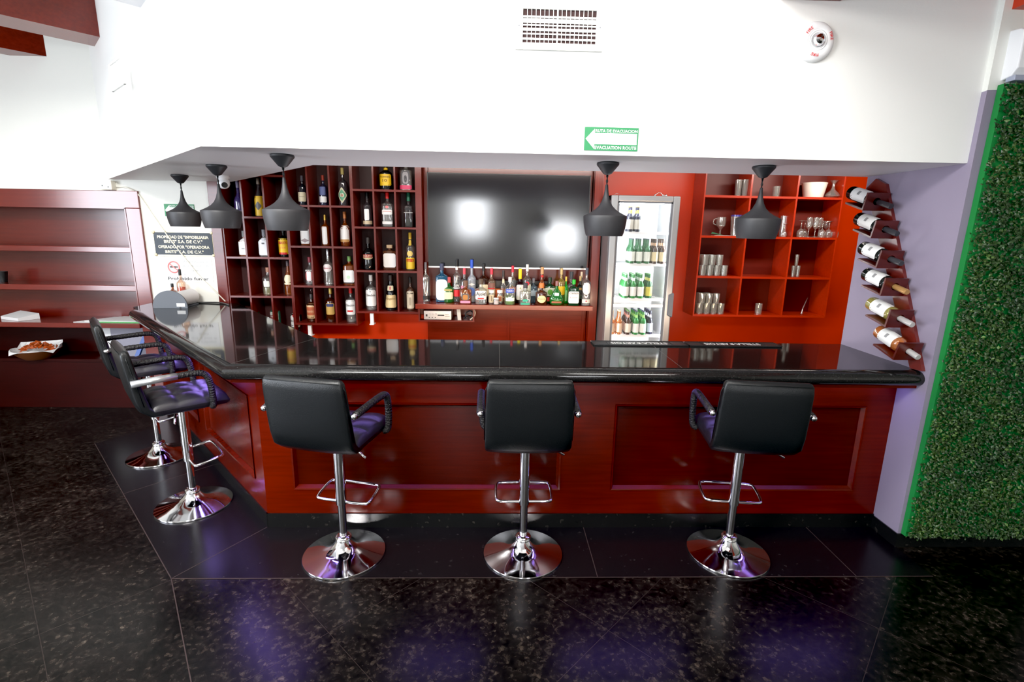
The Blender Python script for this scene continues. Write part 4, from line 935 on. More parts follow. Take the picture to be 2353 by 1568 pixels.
def patch(P, zc, hh, hw, shape, off):
    N = 32; bd = []
    for k in range(N):
        a = 2*PI*(k+.5)/N; ca, sa = math.cos(a), math.sin(a); e = {'rect': 14, 'oval': 2, 'diamond': 1, 'arch': 4}[shape]; q = (abs(ca)**e+abs(sa)**e)**(-1/e); bd.append((q*ca, q*sa))
    vs = [on(P, zc, 0, off)]; fs = []; RN = 4
    for i in range(1, RN+1): vs += [on(P, zc+hh*t*i/RN, hw*s_*i/RN, off) for s_, t in bd]
    fs += [(0, 1+k, 1+(k+1) % N) for k in range(N)]
    for i in range(RN-1): fs += [(1+i*N+k, 1+(i+1)*N+k, 1+(i+1)*N+(k+1) % N, 1+i*N+(k+1) % N) for k in range(N)]
    return MB().add(vs, fs)
def bottle(name, lab, r, h, shape, body, cap, labels=(), group=None, cat='bottle', liquid=None, seg=22, spout=False, ridges=0):
    t = thing(name, lab, cat, (0, 0, 0), 0, group); P = prof_of(shape, r, h); sh, ns, nr, cs, cr, e, d = SH[shape]
    if ridges:
        Q = []
        for i in range(ridges*2+1): z = lerp(.05, sh*.98, i/(ridges*2))*h; Q.append((r*(1 if i % 2 else .93), z, 2, 1))
        P2 = [p for p in P if p[1] < .04*h]+Q+[p for p in P if p[1] > sh*h+1e-5]
    else: P2 = P
    MB().lathe(P2, seg).build('glass_body', body, t, smooth=True, angle=50)
    if liquid:
        lv, lm = liquid; LP = [(p[0]*.93, p[1]+.002, p[2], p[3]) for p in P if p[1] < lv*h]
        rr, ee, dd = surf(P, lv*h); LP.append((rr*.93, lv*h, ee, dd)); MB().lathe(LP, seg).build('liquid', lm, t, smooth=True, angle=50)
    if cap:
        c0 = cs*h; kr = r*cr; ce = 8 if shape == 'box' else 2
        MB().lathe([(kr*.98, c0-.10*h*(0 if shape in ('jar', 'beer', 'box') else .35), ce, .8 if ce > 2 else 1), (kr, c0+.004, ce, .8 if ce > 2 else 1), (kr, h-.003, ce, .8 if ce > 2 else 1), (kr*.9, h, ce, .8 if ce > 2 else 1)], 18).build('cap', cap, t, smooth=True, angle=40)
    if spout:
        MB().tube([(0, 0, h-.002), (.002, 0, h+.018), (-.003, 0, h+.034), (.003, -.003, h+.044)], .0035, 6).build('pour_spout', M['chrome'], t, smooth='all')
    lastl = None
    for lb in labels:
        z0, z1, wf, col, shp = lb[:5]; hw = r*wf
        if len(lb) > 5 and lb[5] == 'text':
            m_ = MB(); hgt = (z1-z0)*h
            lettering(m_, lb[6], hgt, lambda u, v: on(P, (z0+z1)/2*h+v, u, .0016+.0004*len(labels)), 2*hw)
            o = m_.build('lettering', C(col), lastl or t)
        else:
            o = patch(P, (z0+z1)/2*h, (z1-z0)/2*h, hw, shp, .0010 if lastl is None or len(lb) <= 5 else .0016).build('label' if z1 < ns+.06 else 'neck_label', C(col), t if lastl is None or len(lb) <= 5 else lastl, smooth='all')
            if len(lb) <= 5: lastl = o
    return t
def T(z0, z1, w, col, s): return (z0, z1, w, col, 'rect', 'text', s)
def D(z0, z1, w, col, shp='rect'): return (z0, z1, w, col, shp, 'deco')
def put(t, x, y, z, rz=0.): t.location = (x, y, z); t.rotation_euler = (0, 0, math.radians(rz)); return t
CL = M['clear']; RED, GOLD, YEL, GRN, BLU = (.60, .02, .02), (.55, .36, .08), (.85, .55, .02), (.02, .22, .06), (.02, .06, .45)
AMB = G((.30, .07, .012), .55); DKAMB = G((.07, .018, .008), .75); PALE = G((.62, .48, .20), .35); GRNG = G((.012, .20, .03), .55); DKG = G((.006, .05, .018), .8); SMOKE = G((.10, .09, .10), .45)
BLK = C(BLACK, .10)
LIQ_AMB = C((.32, .08, .012), .2); LIQ_GRN = C((.008, .24, .05), .2); LIQ_CLR = G((.75, .78, .78), .18)
RY = YF+.115
def rk(name, where, look, zs, cx, base, tcx, top, w, shape, body, cap, labels=(), zh=None, **k):
    x = at(cx, base, y=RY).x; z1 = at(tcx, top, y=RY).z if zh is None else zs+zh
    r = (at(cx+w/2, base, y=RY).x-at(cx-w/2, base, y=RY).x)/2
    d = SH[shape][6]
    put(bottle(name, look+', '+where, r, z1-zs, shape, body, cap, labels, group='bottles in the liquor racks', **k), x, RY, zs+.0008, random.uniform(-4, 4))
Lr = lambda row, col: 'left rack, %s row, %s cell' % (row, col)
Mr = lambda row, col: 'middle rack, %s row, %s cell' % (row, col)
Rr = lambda row, col: 'right rack, %s row, %s cell' % (row, col)
B = 'liquor_bottle'
# left section
PUR = G((.10, .07, .26), .6)
rk(B, Lr('top', 'left'), 'purple ornate bottle with white base label and tag', ZL[3], 552, 494, 546, 416, 22, 'cognac', PUR, C((.30, .26, .40)), [(.03, .17, .8, WHITE, 'oval')])
dec = [o for o in COL.objects if o.name.startswith(B)][-1]
tg = MB(); tg.quad((-.055, -.045, .135), (-.022, -.055, .125), (-.016, -.05, .19), (-.050, -.045, .205)); tg.build('tag', C((.55, .42, .30)), bpy.data.objects[dec.name]); MB().tube([(-.03, -.05, .20), (-.01, -.02, .235), (.02, -.02, .22), (.05, -.03, .20), (.045, -.03, .24)], .003, 6, smoothn=2).build('ribbon', C((.25, .22, .34)), bpy.data.objects[dec.name], smooth='all')
rk(B, Lr('top', 'middle'), 'long-necked bottle with tall yellow label and grey diamond', ZL[3], 599, 495, 594, 410, 21, 'slope', SMOKE, C((.35, .30, .24)), [(.02, .54, 1.2, (.78, .50, .04), 'rect'), D(.16, .40, .75, (.12, .12, .12), 'diamond')])
rk(B, Lr('second', 'left'), 'amber bottle with large plain white label', ZL[2], 565, 588, 561, 531, 23, 'sq2', AMB, C((.2, .2, .2)), [(.05, .70, .9, WHITE, 'rect'), D(.28, .32, .3, (.3, .3, .3))])
rk(B, Lr('second', 'middle'), 'clear bottle with tall white label and grey cap', ZL[2], 611, 589, 606, 528, 24, 'sq2', CL, C((.25, .25, .28)), [(.05, .70, .9, (.80, .82, .86), 'rect'), D(.46, .52, .25, (.1, .1, .1))], liquid=(.5, LIQ_CLR))
rk(B, Lr('second', 'right'), 'black bottle with bright yellow label and red print', ZL[2], 655, 590, 650, 522, 24, 'std', BLK, C(BLACK), [(.10, .62, 1.3, YEL, 'rect'), D(.08, .15, .8, RED), T(.44, .53, .9, RED, 'AMAR\u00cdN'), T(.28, .34, .6, (.8, .2, .05), 'LICOR')])
rk(B, Lr('third', 'middle'), 'clear corked bottle with a small label at its right', ZL[1], 620, 679, 614, 615, 27, 'std', CL, C((.35, .16, .10)), [(.30, .52, .5, (.70, .70, .62), 'rect')], liquid=(.28, G((.45, .40, .18), .4)))
rk(B, Lr('third', 'right'), 'slim amber brandy bottle with cream oval label and ribbon', ZL[1], 666, 679, 660, 600, 19, 'slope', AMB, C((.10, .07, .08)), [(.36, .60, 1.0, CREAM, 'oval'), (.31, .36, 1.1, CREAM, 'rect')])
rk(B, Lr('bottom', 'left'), 'dark bottle with pale cork stopper', ZL[0], 590, 768, 583, 690, 20, 'std', DKG, C((.62, .45, .28)), [])
rk(B, Lr('bottom', 'middle'), 'green stoppered bottle with white and red banded label', ZL[0], 637, 770, 627, 687, 22, 'std', G((.05, .22, .16), .6), C((.02, .30, .10)), [(.36, .62, 1.0, (.55, .60, .55), 'rect'), D(.42, .52, .95, (.22, .03, .03)), T(.45, .50, .85, WHITE, 'LITANUS')])
rk(B, Lr('bottom', 'right'), 'black rum bottle with white label and red disc', ZL[0], 684, 772, 671, 694, 24, 'tall', BLK, C((.35, .20, .14)), [(.18, .62, 1.0, WHITE, 'rect'), D(.50, .66, .32, RED, 'oval'), T(.36, .43, .95, BLACK, 'BACARDI'), T(.22, .27, .8, BLACK, 'Gran Reserva')], spout=True)
# middle section
rk(B, Mr('top', 'left'), 'dark bottle with cream label and crooked stopper', ZM[3], 697, 469, 690, 404, 20, 'std', G((.03, .035, .05), .7), C((.12, .11, .14)), [(.12, .44, 1.0, CREAM, 'rect'), D(.27, .29, .6, (.4, .35, .2))])
rk(B, Mr('top', 'middle'), 'slim bottle with red neck and blue-white label', ZM[3], 745, 470, 740, 403, 19, 'std', G((.05, .06, .12), .55), C((.38, .05, .03)), [(.10, .30, 1.0, WHITE, 'rect'), (.34, .62, .8, (.10, .13, .30), 'rect')])
rk(B, Mr('top', 'right'), 'tall grey bottle with green diamond label and gold cap', ZM[3], 790, 470, 784, 386, 22, 'std', SMOKE, C((.50, .42, .14)), [(.06, .50, 1.1, (.62, .60, .42), 'diamond'), D(.12, .44, .85, (.10, .34, .20), 'diamond'), D(.22, .34, .45, (.65, .62, .48), 'oval'), D(.24, .31, .24, (.40, .16, .10), 'oval')])
rk(B, Mr('second', 'left'), 'square amber bottle with white label below pendant lamp', ZM[2], 704, 562, 698, 500, 20, 'square', AMB, C((.1, .1, .1)), [(.06, .62, .9, WHITE, 'rect'), D(.10, .26, .8, (.35, .28, .28), 'diamond')])
rk(B, Mr('second', 'middle'), 'amber bottle with gold cap and narrow white front label', ZM[2], 750, 563, 747, 494, 19, 'std', AMB, C(GOLD, .3, .8), [(.05, .62, .65, WHITE, 'rect')])
rk(B, Mr('second', 'right'), 'brandy bottle with copper cap and wide white tapered label', ZM[2], 795, 563, 791, 487, 23, 'bell', AMB, C((.45, .17, .06), .35, .5), [(.12, .60, 1.1, WHITE, 'rect'), D(.12, .20, 1.0, (.55, .30, .10))])
rk(B, Mr('third', 'left'), 'clear round bottle with red neck and label', ZM[1], 715, 653, 710, 591, 24, 'bell', CL, C((.22, .015, .03)), [(.12, .50, .8, (.55, .12, .12), 'oval'), D(.14, .48, .42, WHITE), T(.48, .54, .8, (.8, .8, .75), 'JARANA')], liquid=(.45, LIQ_CLR))
rk(B, Mr('third', 'middle'), 'tall clear ribbed bottle with silver cap', ZM[1], 757, 653, 750, 572, 22, 'tall', M['tumbler'], C((.5, .5, .54), .25, .9), [(.36, .58, 1.0, (.80, .74, .72), 'oval'), T(.45, .49, .8, (.5, .05, .08), 'Reserva')], ridges=7)
rk(B, Mr('third', 'right'), 'square whiskey bottle with white label and green neck', ZM[1], 805, 653, 799, 589, 26, 'square', AMB, C((.20, .42, .12)), [(.10, .52, .9, WHITE, 'rect'), D(.22, .34, .3, (.6, .8, .6), 'oval'), D(.06, .10, .95, BLACK)])
rk(B, Mr('bottom', 'left'), 'dark amber bottle with orange patterned label and pouring spout', ZM[0], 719, 738, 713, 676, 23, 'std', DKAMB, C((.06, .05, .05)), [(.12, .66, 1.0, (.72, .48, .26), 'rect'), D(.24, .54, .95, (.50, .12, .05)), T(.34, .42, .7, (.75, .5, .3), 'HABANERO'), T(.14, .19, .6, (.2, .1, .05), 'RUM')], spout=True)
rk(B, Mr('bottom', 'middle'), 'brown bottle with gold cap and gold front label', ZM[0], 763, 740, 756, 662, 24, 'std', DKAMB, C((.55, .38, .10), .35, .5), [(.22, .56, .85, (.58, .36, .10), 'rect'), D(.46, .54, .7, (.03, .04, .14))])
rk(B, Mr('bottom', 'right'), 'clear anise bottle with red cap and white label', ZM[0], 809, 740, 802, 660, 24, 'std', CL, C(RED), [(.22, .64, 1.0, WHITE, 'rect'), D(.30, .35, .55, RED), T(.46, .53, .85, BLACK, 'Chinch\u00f3n')], liquid=(.66, LIQ_CLR))
# right section
rk(B, Rr('top', 'middle'), 'black brandy bottle with yellow label reading TORRES 10', ZR[3], 888, 434, 886, 384, 28, 'squat', BLK, C(BLACK), [(.14, .52, 1.1, YEL, 'rect'), T(.40, .45, .8, (.15, .08, .0), 'TORRES'), T(.26, .36, .35, (.15, .08, .0), '10'), (.66, .74, .4, YEL, 'rect')], zh=.27)
rk(B, Rr('top', 'right'), 'square clear bottle with embossed horseshoe and pink base label', ZR[3], 934, 435, 932, 384, 28, 'sq2', M['tumbler'], C((.06, .05, .05)), [(.03, .16, .9, (.75, .06, .16), 'rect'), (.18, .62, .62, (.07, .07, .08), 'arch'), D(.20, .56, .44, (.30, .30, .32), 'arch'), D(.24, .46, .24, (.05, .05, .06), 'oval')], zh=.29, liquid=(.5, LIQ_CLR))
rk(B, Rr('second', 'left'), 'clear bottle with black capsule and low cream label', ZR[2], 846, 519, 843, 443, 22, 'std', SMOKE, C(BLACK), [(.07, .17, 1.2, (.66, .55, .36), 'rect'), (.19, .52, .5, WHITE, 'rect')])
rk(B, Rr('second', 'middle'), 'square clear gin bottle with red cap', ZR[2], 892, 521, 888, 443, 24, 'square', CL, C(RED), [(.36, .50, .85, WHITE, 'rect'), (.08, .16, .85, WHITE, 'rect'), T(.44, .47, .6, RED, 'LONDON'), (.54, .62, .3, (.7, .2, .2), 'oval')], liquid=(.6, LIQ_CLR))
rk(B, Rr('second', 'right'), 'squarish bottle half full of bright green liqueur', ZR[2], 940, 520, 936, 444, 21, 'sq2', SMOKE, C((.02, .14, .08)), [(.50, .56, 1.0, BLACK, 'diamond'), (.42, .44, .9, (.5, .5, .5), 'rect')], liquid=(.24, LIQ_GRN))
rk(B, Rr('third', 'left'), 'black cream liqueur bottle with red and cream band', ZR[1], 848, 618, 845, 546, 28, 'bell', BLK, C((.04, .035, .035)), [(.32, .44, .9, (.55, .50, .30), 'oval'), D(.38, .48, .85, (.42, .06, .05)), T(.41, .45, .75, CREAM, 'BAILEYS'), ], )
rk(B, Rr('third', 'middle'), 'square decanter bottle with flat square cap and white label', ZR[1], 897, 617, 895, 563, 29, 'box', G((.30, .12, .06), .3), C((.48, .34, .20)), [(.10, .66, .8, WHITE, 'rect')])
rk(B, Rr('third', 'right'), 'clear bottle with yellow neck and yellow label, almost empty', ZR[1], 944, 620, 940, 535, 21, 'std', CL, C((.75, .52, .05), .4), [(.03, .34, 1.1, (.82, .58, .04), 'rect'), D(.23, .30, .9, RED), T(.24, .29, .75, YEL, 'Licor 43'), (.37, .52, .65, (.80, .62, .18), 'oval'), (.66, .80, .3, (.75, .55, .08), 'rect')])
rk(B, Rr('bottom', 'left'), 'clear anise bottle with white cap and large white label', ZR[0], 855, 714, 850, 632, 25, 'std', CL, C(WHITE), [(.12, .58, 1.1, WHITE, 'rect'), T(.40, .47, .85, BLACK, 'Chinch\u00f3n'), D(.52, .55, .12, (.3, .3, .3))], liquid=(.66, LIQ_CLR))
rk(B, Rr('bottom', 'middle'), 'black friar-shaped bottle with cream labels and cord', ZR[0], 900, 715, 898, 632, 27, 'monk', BLK, C((.03, .02, .02)), [(.08, .44, 1.15, (.70, .56, .30), 'rect'), T(.30, .36, .9, (.3, .18, .06), 'Frangelico'), (.56, .70, .55, CREAM, 'rect'), D(.59, .68, .12, (.45, .08, .08))])
rk(B, Rr('bottom', 'right'), 'slim clear bottle with black cap and long cream label', ZR[0], 944, 713, 941, 637, 18, 'std', G((.25, .14, .10), .3), C(BLACK), [(.06, .58, 1.1, (.70, .62, .48), 'rect'), T(.50, .54, .8, BLACK, 'RUM'), D(.16, .40, .25, (.45, .38, .28))])

# bottles crowded on the shelf under the television
def sh(look, cx, base, tcx, top, w, shape, body, cap, labels=(), name=B, back=None, cat='bottle', **k):
    p = at(cx, base, z=SZ); r = (at(cx+w/2, base, y=p.y).x-at(cx-w/2, base, y=p.y).x)/2; dd = SH[shape][6]
    y = max(SF+r*dd+.006, min(p.y+r*dd, 4.93-r*dd))
    if back: y = back
    x = at(cx, base, y=y).x; z1 = at(tcx, top, y=y).z
    return put(bottle(name, look, r*1.0, z1-SZ, shape, body, cap, labels, group='bottles on the shelf under the television', cat=cat, **k), x, y, SZ+.0008, random.uniform(-3, 3))
sh('clear ribbed bottle with dark bottom band, leftmost on the shelf under the television', 979, 689, 979, 603, 19, 'std', M['tumbler'], C((.16, .15, .17), .3), [(.06, .16, 1.1, BLACK, 'rect')], ridges=9)
sh('square blue gin bottle with tall white label on the television shelf', 1016, 690, 1017, 606, 27, 'square', G((.02, .13, .26), .6), C((.05, .06, .12)), [(.06, .60, .85, WHITE, 'arch')])
sh('green whisky flask with red cap and cream label, front left of the television shelf', 1030.5, 695, 1031, 637, 28, 'squat', GRNG, C((.62, .10, .12)), [(.14, .42, .85, CREAM, 'rect'), (.46, .54, .7, (.45, .38, .12), 'rect')])
sh('tall clear gin bottle with black cap and red lower label', 1050, 690, 1050, 597, 19, 'std', CL, C(BLACK), [(.14, .30, 1.1, (.72, .02, .03), 'rect'), (.32, .36, .9, (.6, .6, .6), 'rect'), T(.37, .43, .6, WHITE, 'GIN'), (.76, .84, .3, WHITE, 'rect')])
sh('clear bottle with pink capsule behind the amber square bottle', 1067, 688, 1067, 617, 18, 'std', CL, C((.78, .08, .12)), [(.40, .50, .9, (.75, .3, .4), 'rect'), (.22, .38, .8, CREAM, 'rect')])
sh('square amber tequila bottle with horseshoe arch and pink base label', 1070, 699, 1070, 645, 27, 'sq2', AMB, C((.16, .08, .05)), [(.03, .14, .75, (.72, .25, .40), 'rect'), (.16, .46, .6, (.10, .09, .09), 'arch'), D(.18, .40, .40, (.45, .18, .03), 'arch')])
sh('frosted vodka bottle with blue cap and blue mark', 1084, 690, 1084, 597, 19, 'tall', M['frost'], C((.03, .10, .60)), [(.16, .36, .8, (.12, .22, .62), 'oval'), (.40, .46, .9, WHITE, 'diamond')])
sh('dark brown coffee liqueur bottle with cream label behind the round clear bottle', 1111, 689, 1112, 607, 21, 'std', C((.03, .010, .006), .12), C(BLACK), [(.16, .48, 1.1, CREAM, 'rect')])
sh('round clear bottle lettered Ajole! with white label and wooden stopper', 1105, 701, 1106, 641, 28, 'squat', CL, C((.10, .07, .05)), [(.20, .54, 1.0, WHITE, 'rect'), T(.34, .48, .85, BLACK, '\u00a1Ajole!'), D(.22, .27, .5, RED)], liquid=(.24, LIQ_CLR))
sh('clear bottle with pink-red cap and red banded cream label', 1129, 690, 1129, 617, 19, 'std', G((.55, .42, .32), .2), C((.75, .05, .09)), [(.20, .50, 1.0, (.66, .58, .38), 'rect'), D(.44, .58, .95, (.22, .10, .08)), D(.40, .44, .9, RED)])
sh('small spice jar with white lid and cream label, left of the two tall jars', 1129, 699, 1129, 667, 14, 'jar', M['tumbler'], C(WHITE), [(.10, .68, 1.1, (.66, .56, .38), 'rect'), D(.2, .6, .12, (.2, .15, .1))], name='spice_jar', cat='jar')
sh('lowest little jar with white lid at the shelf front edge', 1140, 702, 1140, 685, 13, 'jar', M['tumbler'], C(WHITE), [(.10, .66, .9, (.50, .45, .45), 'rect')], name='spice_jar', cat='jar')
sh('small spice jar with white lid and brown contents, right of the two tall jars', 1148.5, 699, 1148, 667, 14, 'jar', M['tumbler'], C(WHITE), [(.18, .62, 1.0, (.55, .44, .30), 'rect'), D(.22, .55, .5, (.30, .08, .03))], name='spice_jar', cat='jar')
sh('slim clear bottle with dark grey capsule in front of the orange carton', 1156, 692, 1156, 622, 16, 'bell', CL, C((.05, .04, .04)), [(.62, .74, .35, CREAM, 'rect')], liquid=(.45, G((.6, .25, .1), .35)))
sh('clear bottle with tall red capsule and red-white label in the back row', 1177, 690, 1176, 611, 17, 'std', CL, C((.66, .03, .06)), [(.30, .44, .95, (.55, .10, .06), 'rect'), T(.36, .42, .8, WHITE, 'GIN')])
sh('clear vodka bottle with white cap and blue lettering', 1171, 702, 1169, 637, 25, 'std', CL, C(WHITE), [(.04+.10, .27, .9, WHITE, 'rect'), (.44, .58, .85, (.05, .10, .55), 'rect'), T(.49, .55, .7, WHITE, 'VODKA')], liquid=(.30, G((.30, .55, .15), .4)))
sh('dark red wine bottle with yellow capsule and white label of coloured dots', 1194, 695, 1194, 618, 20, 'wine', C((.020, .006, .008), .10), C((.86, .72, .02)), [(.10, .54, .95, WHITE, 'rect'), D(.42, .47, .14, (.4, .5, .05), 'oval'), ], )
sh('clear rum bottle with tall white capsule and red disc', 1210, 690, 1210, 608, 19, 'std', CL, C(WHITE), [(.26, .50, 1.0, (.62, .66, .52), 'rect'), D(.46, .57, .45, (.62, .03, .06), 'oval')])
sh('square clear bottle with black stopper and green glowing emblem at the front', 1206.5, 702, 1206, 651, 26, 'sq2', M['tumbler'], C((.05, .05, .06)), [(.16, .28, .45, (.02, .40, .26), 'oval'), (.02, .12, .7, (.02, .32, .20), 'rect')])
sh('small square bluish clear bottle with dark stopper', 1225, 694, 1224, 640, 18, 'square', G((.16, .24, .30), .3), C((.18, .18, .20)), [(.30, .52, .8, (.30, .38, .44), 'rect')])
sh('amber cognac bottle with tan cork and red neck band', 1244, 690, 1244, 614, 21, 'cognac', AMB, C((.58, .34, .16)), [(.30, .42, 1.0, (.70, .62, .46), 'rect'), (.72, .78, .34, RED, 'rect')])
sh('square dark green herbal liqueur bottle with green cross label', 1262, 696, 1262, 638, 24, 'square', DKG, C((.02, .05, .03)), [(.30, .62, .85, (.55, .62, .48), 'rect'), D(.34, .56, .45, (.10, .36, .04), 'oval'), (.10, .26, .6, RED, 'rect')])
sh('round amber tequila bottle with orange ball stopper and cream oval label', 1243, 703, 1244, 651, 27, 'squat', DKAMB, C((.72, .22, .06)), [(.12, .46, .75, (.80, .66, .34), 'oval'), T(.28, .33, .6, (.3, .2, .1), 'Reserva')])
sh('clear bottle with gold cap and yellow label in the back row', 1288, 690, 1288, 617, 18, 'std', G((.62, .50, .12), .25), C((.62, .46, .20)), [(.26, .50, 1.0, (.85, .55, .02), 'rect')])
sh('pale bottle with cream cork behind the dark gold-capped bottle at the right', 1334, 690, 1335, 625, 16, 'std', G((.40, .35, .30), .3), C((.66, .55, .40)), [])
sh('bottle with big black octagonal stopper and textured shoulder', 1311, 690, 1310, 625, 18, 'squat', G((.16, .12, .13), .5), C((.045, .05, .06)), [])
sh('slim lime green bottle with gold neck and white vertical lettering', 1299, 695, 1298.5, 636, 14, 'std', C((.02, .34, .03), .15), C((.80, .58, .10)), [(.10, .50, .3, (.3, .7, .3), 'rect')])
sh('round flat green whisky flask with mauve cap at the front', 1278, 703, 1277, 646, 32, 'flask', GRNG, C((.30, .14, .14)), [(.10, .18, .7, (.36, .12, .06), 'rect'), (.40, .52, .3, WHITE, 'rect')])
sh('slim dark bottle with gold capsule near the right end', 1331, 700, 1330, 635, 15, 'std', C((.012, .014, .010), .12), C((.62, .44, .18)), [(.52, .60, .6, (.70, .40, .10), 'oval'), (.20, .32, .8, (.05, .10, .06), 'rect')])
sh('green orange-liqueur bottle with bright green cap and white label reading CONTROY', 1316.5, 704, 1317, 643, 25, 'square', C((.008, .035, .014), .12), C((.03, .50, .05)), [(.10, .56, .85, WHITE, 'rect'), T(.45, .52, .72, BLACK, 'CONTROY'), T(.30, .36, .6, (.7, .3, .35), 'Licor')])
sh('clear bottle with grey capsule and black-ringed white oval label, rightmost on the shelf', 1345, 705, 1344, 616, 21, 'std', CL, C((.08, .09, .12)), [(.30, .62, .95, WHITE, 'oval'), (.08, .18, 1.0, (.72, .70, .62), 'rect'), D(.11, .15, .2, (.45, .05, .1), 'oval')], liquid=(.28, LIQ_CLR))

# wine bottles in the slanted rack
WL = [('wine bottle with white label and black capsule in the top holder of the slanted rack', C((.010, .012, .011), .1), (.03, .025, .03)), ('dark wine bottle with white label in the second holder from the top', C((.010, .012, .011), .1), (.03, .03, .035)), ('dark wine bottle with white label and black capsule in the third holder', C((.010, .012, .011), .1), (.04, .04, .045)),
      ('dark wine bottle with white label and tan capsule in the fourth holder', C((.010, .012, .011), .1), (.50, .28, .10)), ('pale yellow white-wine bottle with silver capsule in the fifth holder', G((.55, .50, .14), .45), (.62, .60, .58)), ('orange ros\u00e9 wine bottle with silver capsule in the bottom holder', G((.72, .24, .06), .5), (.62, .60, .58))]
for (A, Bp, ax), (lab, gm, cc) in zip(HOLD, WL):
    h = (Bp-A).length
    t = bottle('wine_bottle', lab, .042, h, 'wine', gm, C(cc, .3, .4 if cc[0] > .4 else 0), [(.13, .50, 1.3, WHITE, 'rect'), D(.28, .34, .3, (.3, .3, .3))], group='wine bottles in the slanted rack', seg=28)
    l = Vector((-.82, -.30, .48)); l = (l-ax*l.dot(ax)).normalized(); Y = -l; X = Y.cross(ax).normalized(); mm = Matrix((X, Y, ax)).transposed().to_4x4(); mm.translation = A+Vector((0, 0, .0))
    t.rotation_euler = mm.to_euler(); t.location = mm.translation

# bottles behind the dispenser
for lab, px_, top, y, bd, cp in (('bottle with black cap and red sauce standing behind the white roll', 412, 619, 4.74, G((.60, .45, .35), .12), BLACK), ('bottle with black cap mostly hidden behind the grey dispenser', 395, 652, 4.76, AMB, BLACK)):
    x = at(px_, top, y=y).x; h = at(px_, top, y=y).z-ZC
    put(bottle('sauce_bottle', lab, .036, h, 'std', bd, C(cp), [], liquid=(.5, C((.55, .05, .02), .2)) if top < 640 else None), x, y, ZC+.001)

# beer bottles in the fridge, front rows to back rows
def beer(body, lc, cap, nl=None, r=.030, h=.225):
    L_ = [(.10, .48, 1.4, lc, 'rect')]
    if nl: L_.append((.72, .84, .5, nl, 'rect'))
    return bottle('beer_bottle', '', r, h, 'beer', body, C(cap), L_, group='beer bottles in the fridge', seg=16)
BRN = C((.035, .012, .006), .12); BGR = C((.010, .10, .030), .12); BDK = C((.012, .012, .030), .12); BAM = G((.62, .26, .05), .4); BG2 = C((.02, .20, .04), .12)
protos = {}
def row_of(kind, mk, z, shelf, desc, pxs, base, nrows, pitch=.063, y0=None, r=.030):
    y0 = y0 or FYF+.112
    for c_, px_ in enumerate(pxs):
        x = at(px_, base, y=y0).x
        for d_ in range(nrows):
            if kind not in protos: protos[kind] = mk(); o = protos[kind]
            else: o = copy_tree(protos[kind])
            o.location = (x+.004*d_*(1 if x < 1.3 else .3), y0+pitch*d_, z+.0005)
            cn = ['first', 'second', 'third', 'fourth', 'fifth', 'sixth'][c_]; dn_ = ['front', 'second', 'third', 'fourth', 'fifth'][d_]
            o['label'] = '%s, %s fridge shelf, %s from left, %s row' % (desc, shelf, cn, dn_)
row_of('a', lambda: beer(BDK, (.55, .52, .46), (.5, .28, .02), (.6, .35, .05)), zA, 'top', 'dark beer bottle with white slanted label', [1447, 1463], 531, 2)
row_of('b', lambda: beer(BGR, (.80, .84, .78), (.05, .05, .08)), zB, 'second', 'dark green beer bottle with pale label', [1450, 1467, 1485], 605, 3, .06)
row_of('c', lambda: beer(BRN, (.80, .68, .42), (.06, .03, .02), (.65, .40, .25)), zB, 'second', 'brown beer bottle with yellow-white label', [1503, 1520], 605, 3, .06)
row_of('d', lambda: beer(BG2, WHITE, (.30, .55, .30), (.75, .85, .75)), zCc, 'third', 'green beer bottle with large white label', [1436, 1453, 1470], 684, 4, .058)
row_of('e', lambda: beer(BGR, (.70, .62, .10), (.10, .30, .08), (.65, .60, .15)), zCc, 'third', 'green beer bottle with yellow label', [1489], 680, 3, .06, FYF+.13)
row_of('f', lambda: beer(BAM, (.80, .58, .42), (.75, .65, .40)), zD, 'fourth', 'amber clear beer bottle with pale label', [1404, 1421], 765, 2)
row_of('g', lambda: beer(BRN, (.80, .70, .60), (.10, .25, .06), (.5, .2, .15)), zD, 'fourth', 'brown beer bottle with pink crossed label', [1441], 768, 4, .06)
row_of('h', lambda: beer(BG2, WHITE, (.05, .06, .12), (.25, .55, .12)), zD, 'fourth', 'green beer bottle with white crossed label', [1459, 1475], 770, 4, .06)
row_of('i', lambda: beer(BDK, (.55, .62, .85), (.02, .02, .05), (.75, .75, .9)), zD, 'fourth', 'slim dark blue beer bottle', [1491], 762, 4, .06, FYF+.14)
row_of('j', lambda: beer(BDK, (.6, .6, .7), (.05, .05, .1)), zE, 'lowest', 'dark beer bottle showing only its neck', [1404, 1422, 1460, 1478], 860, 2)

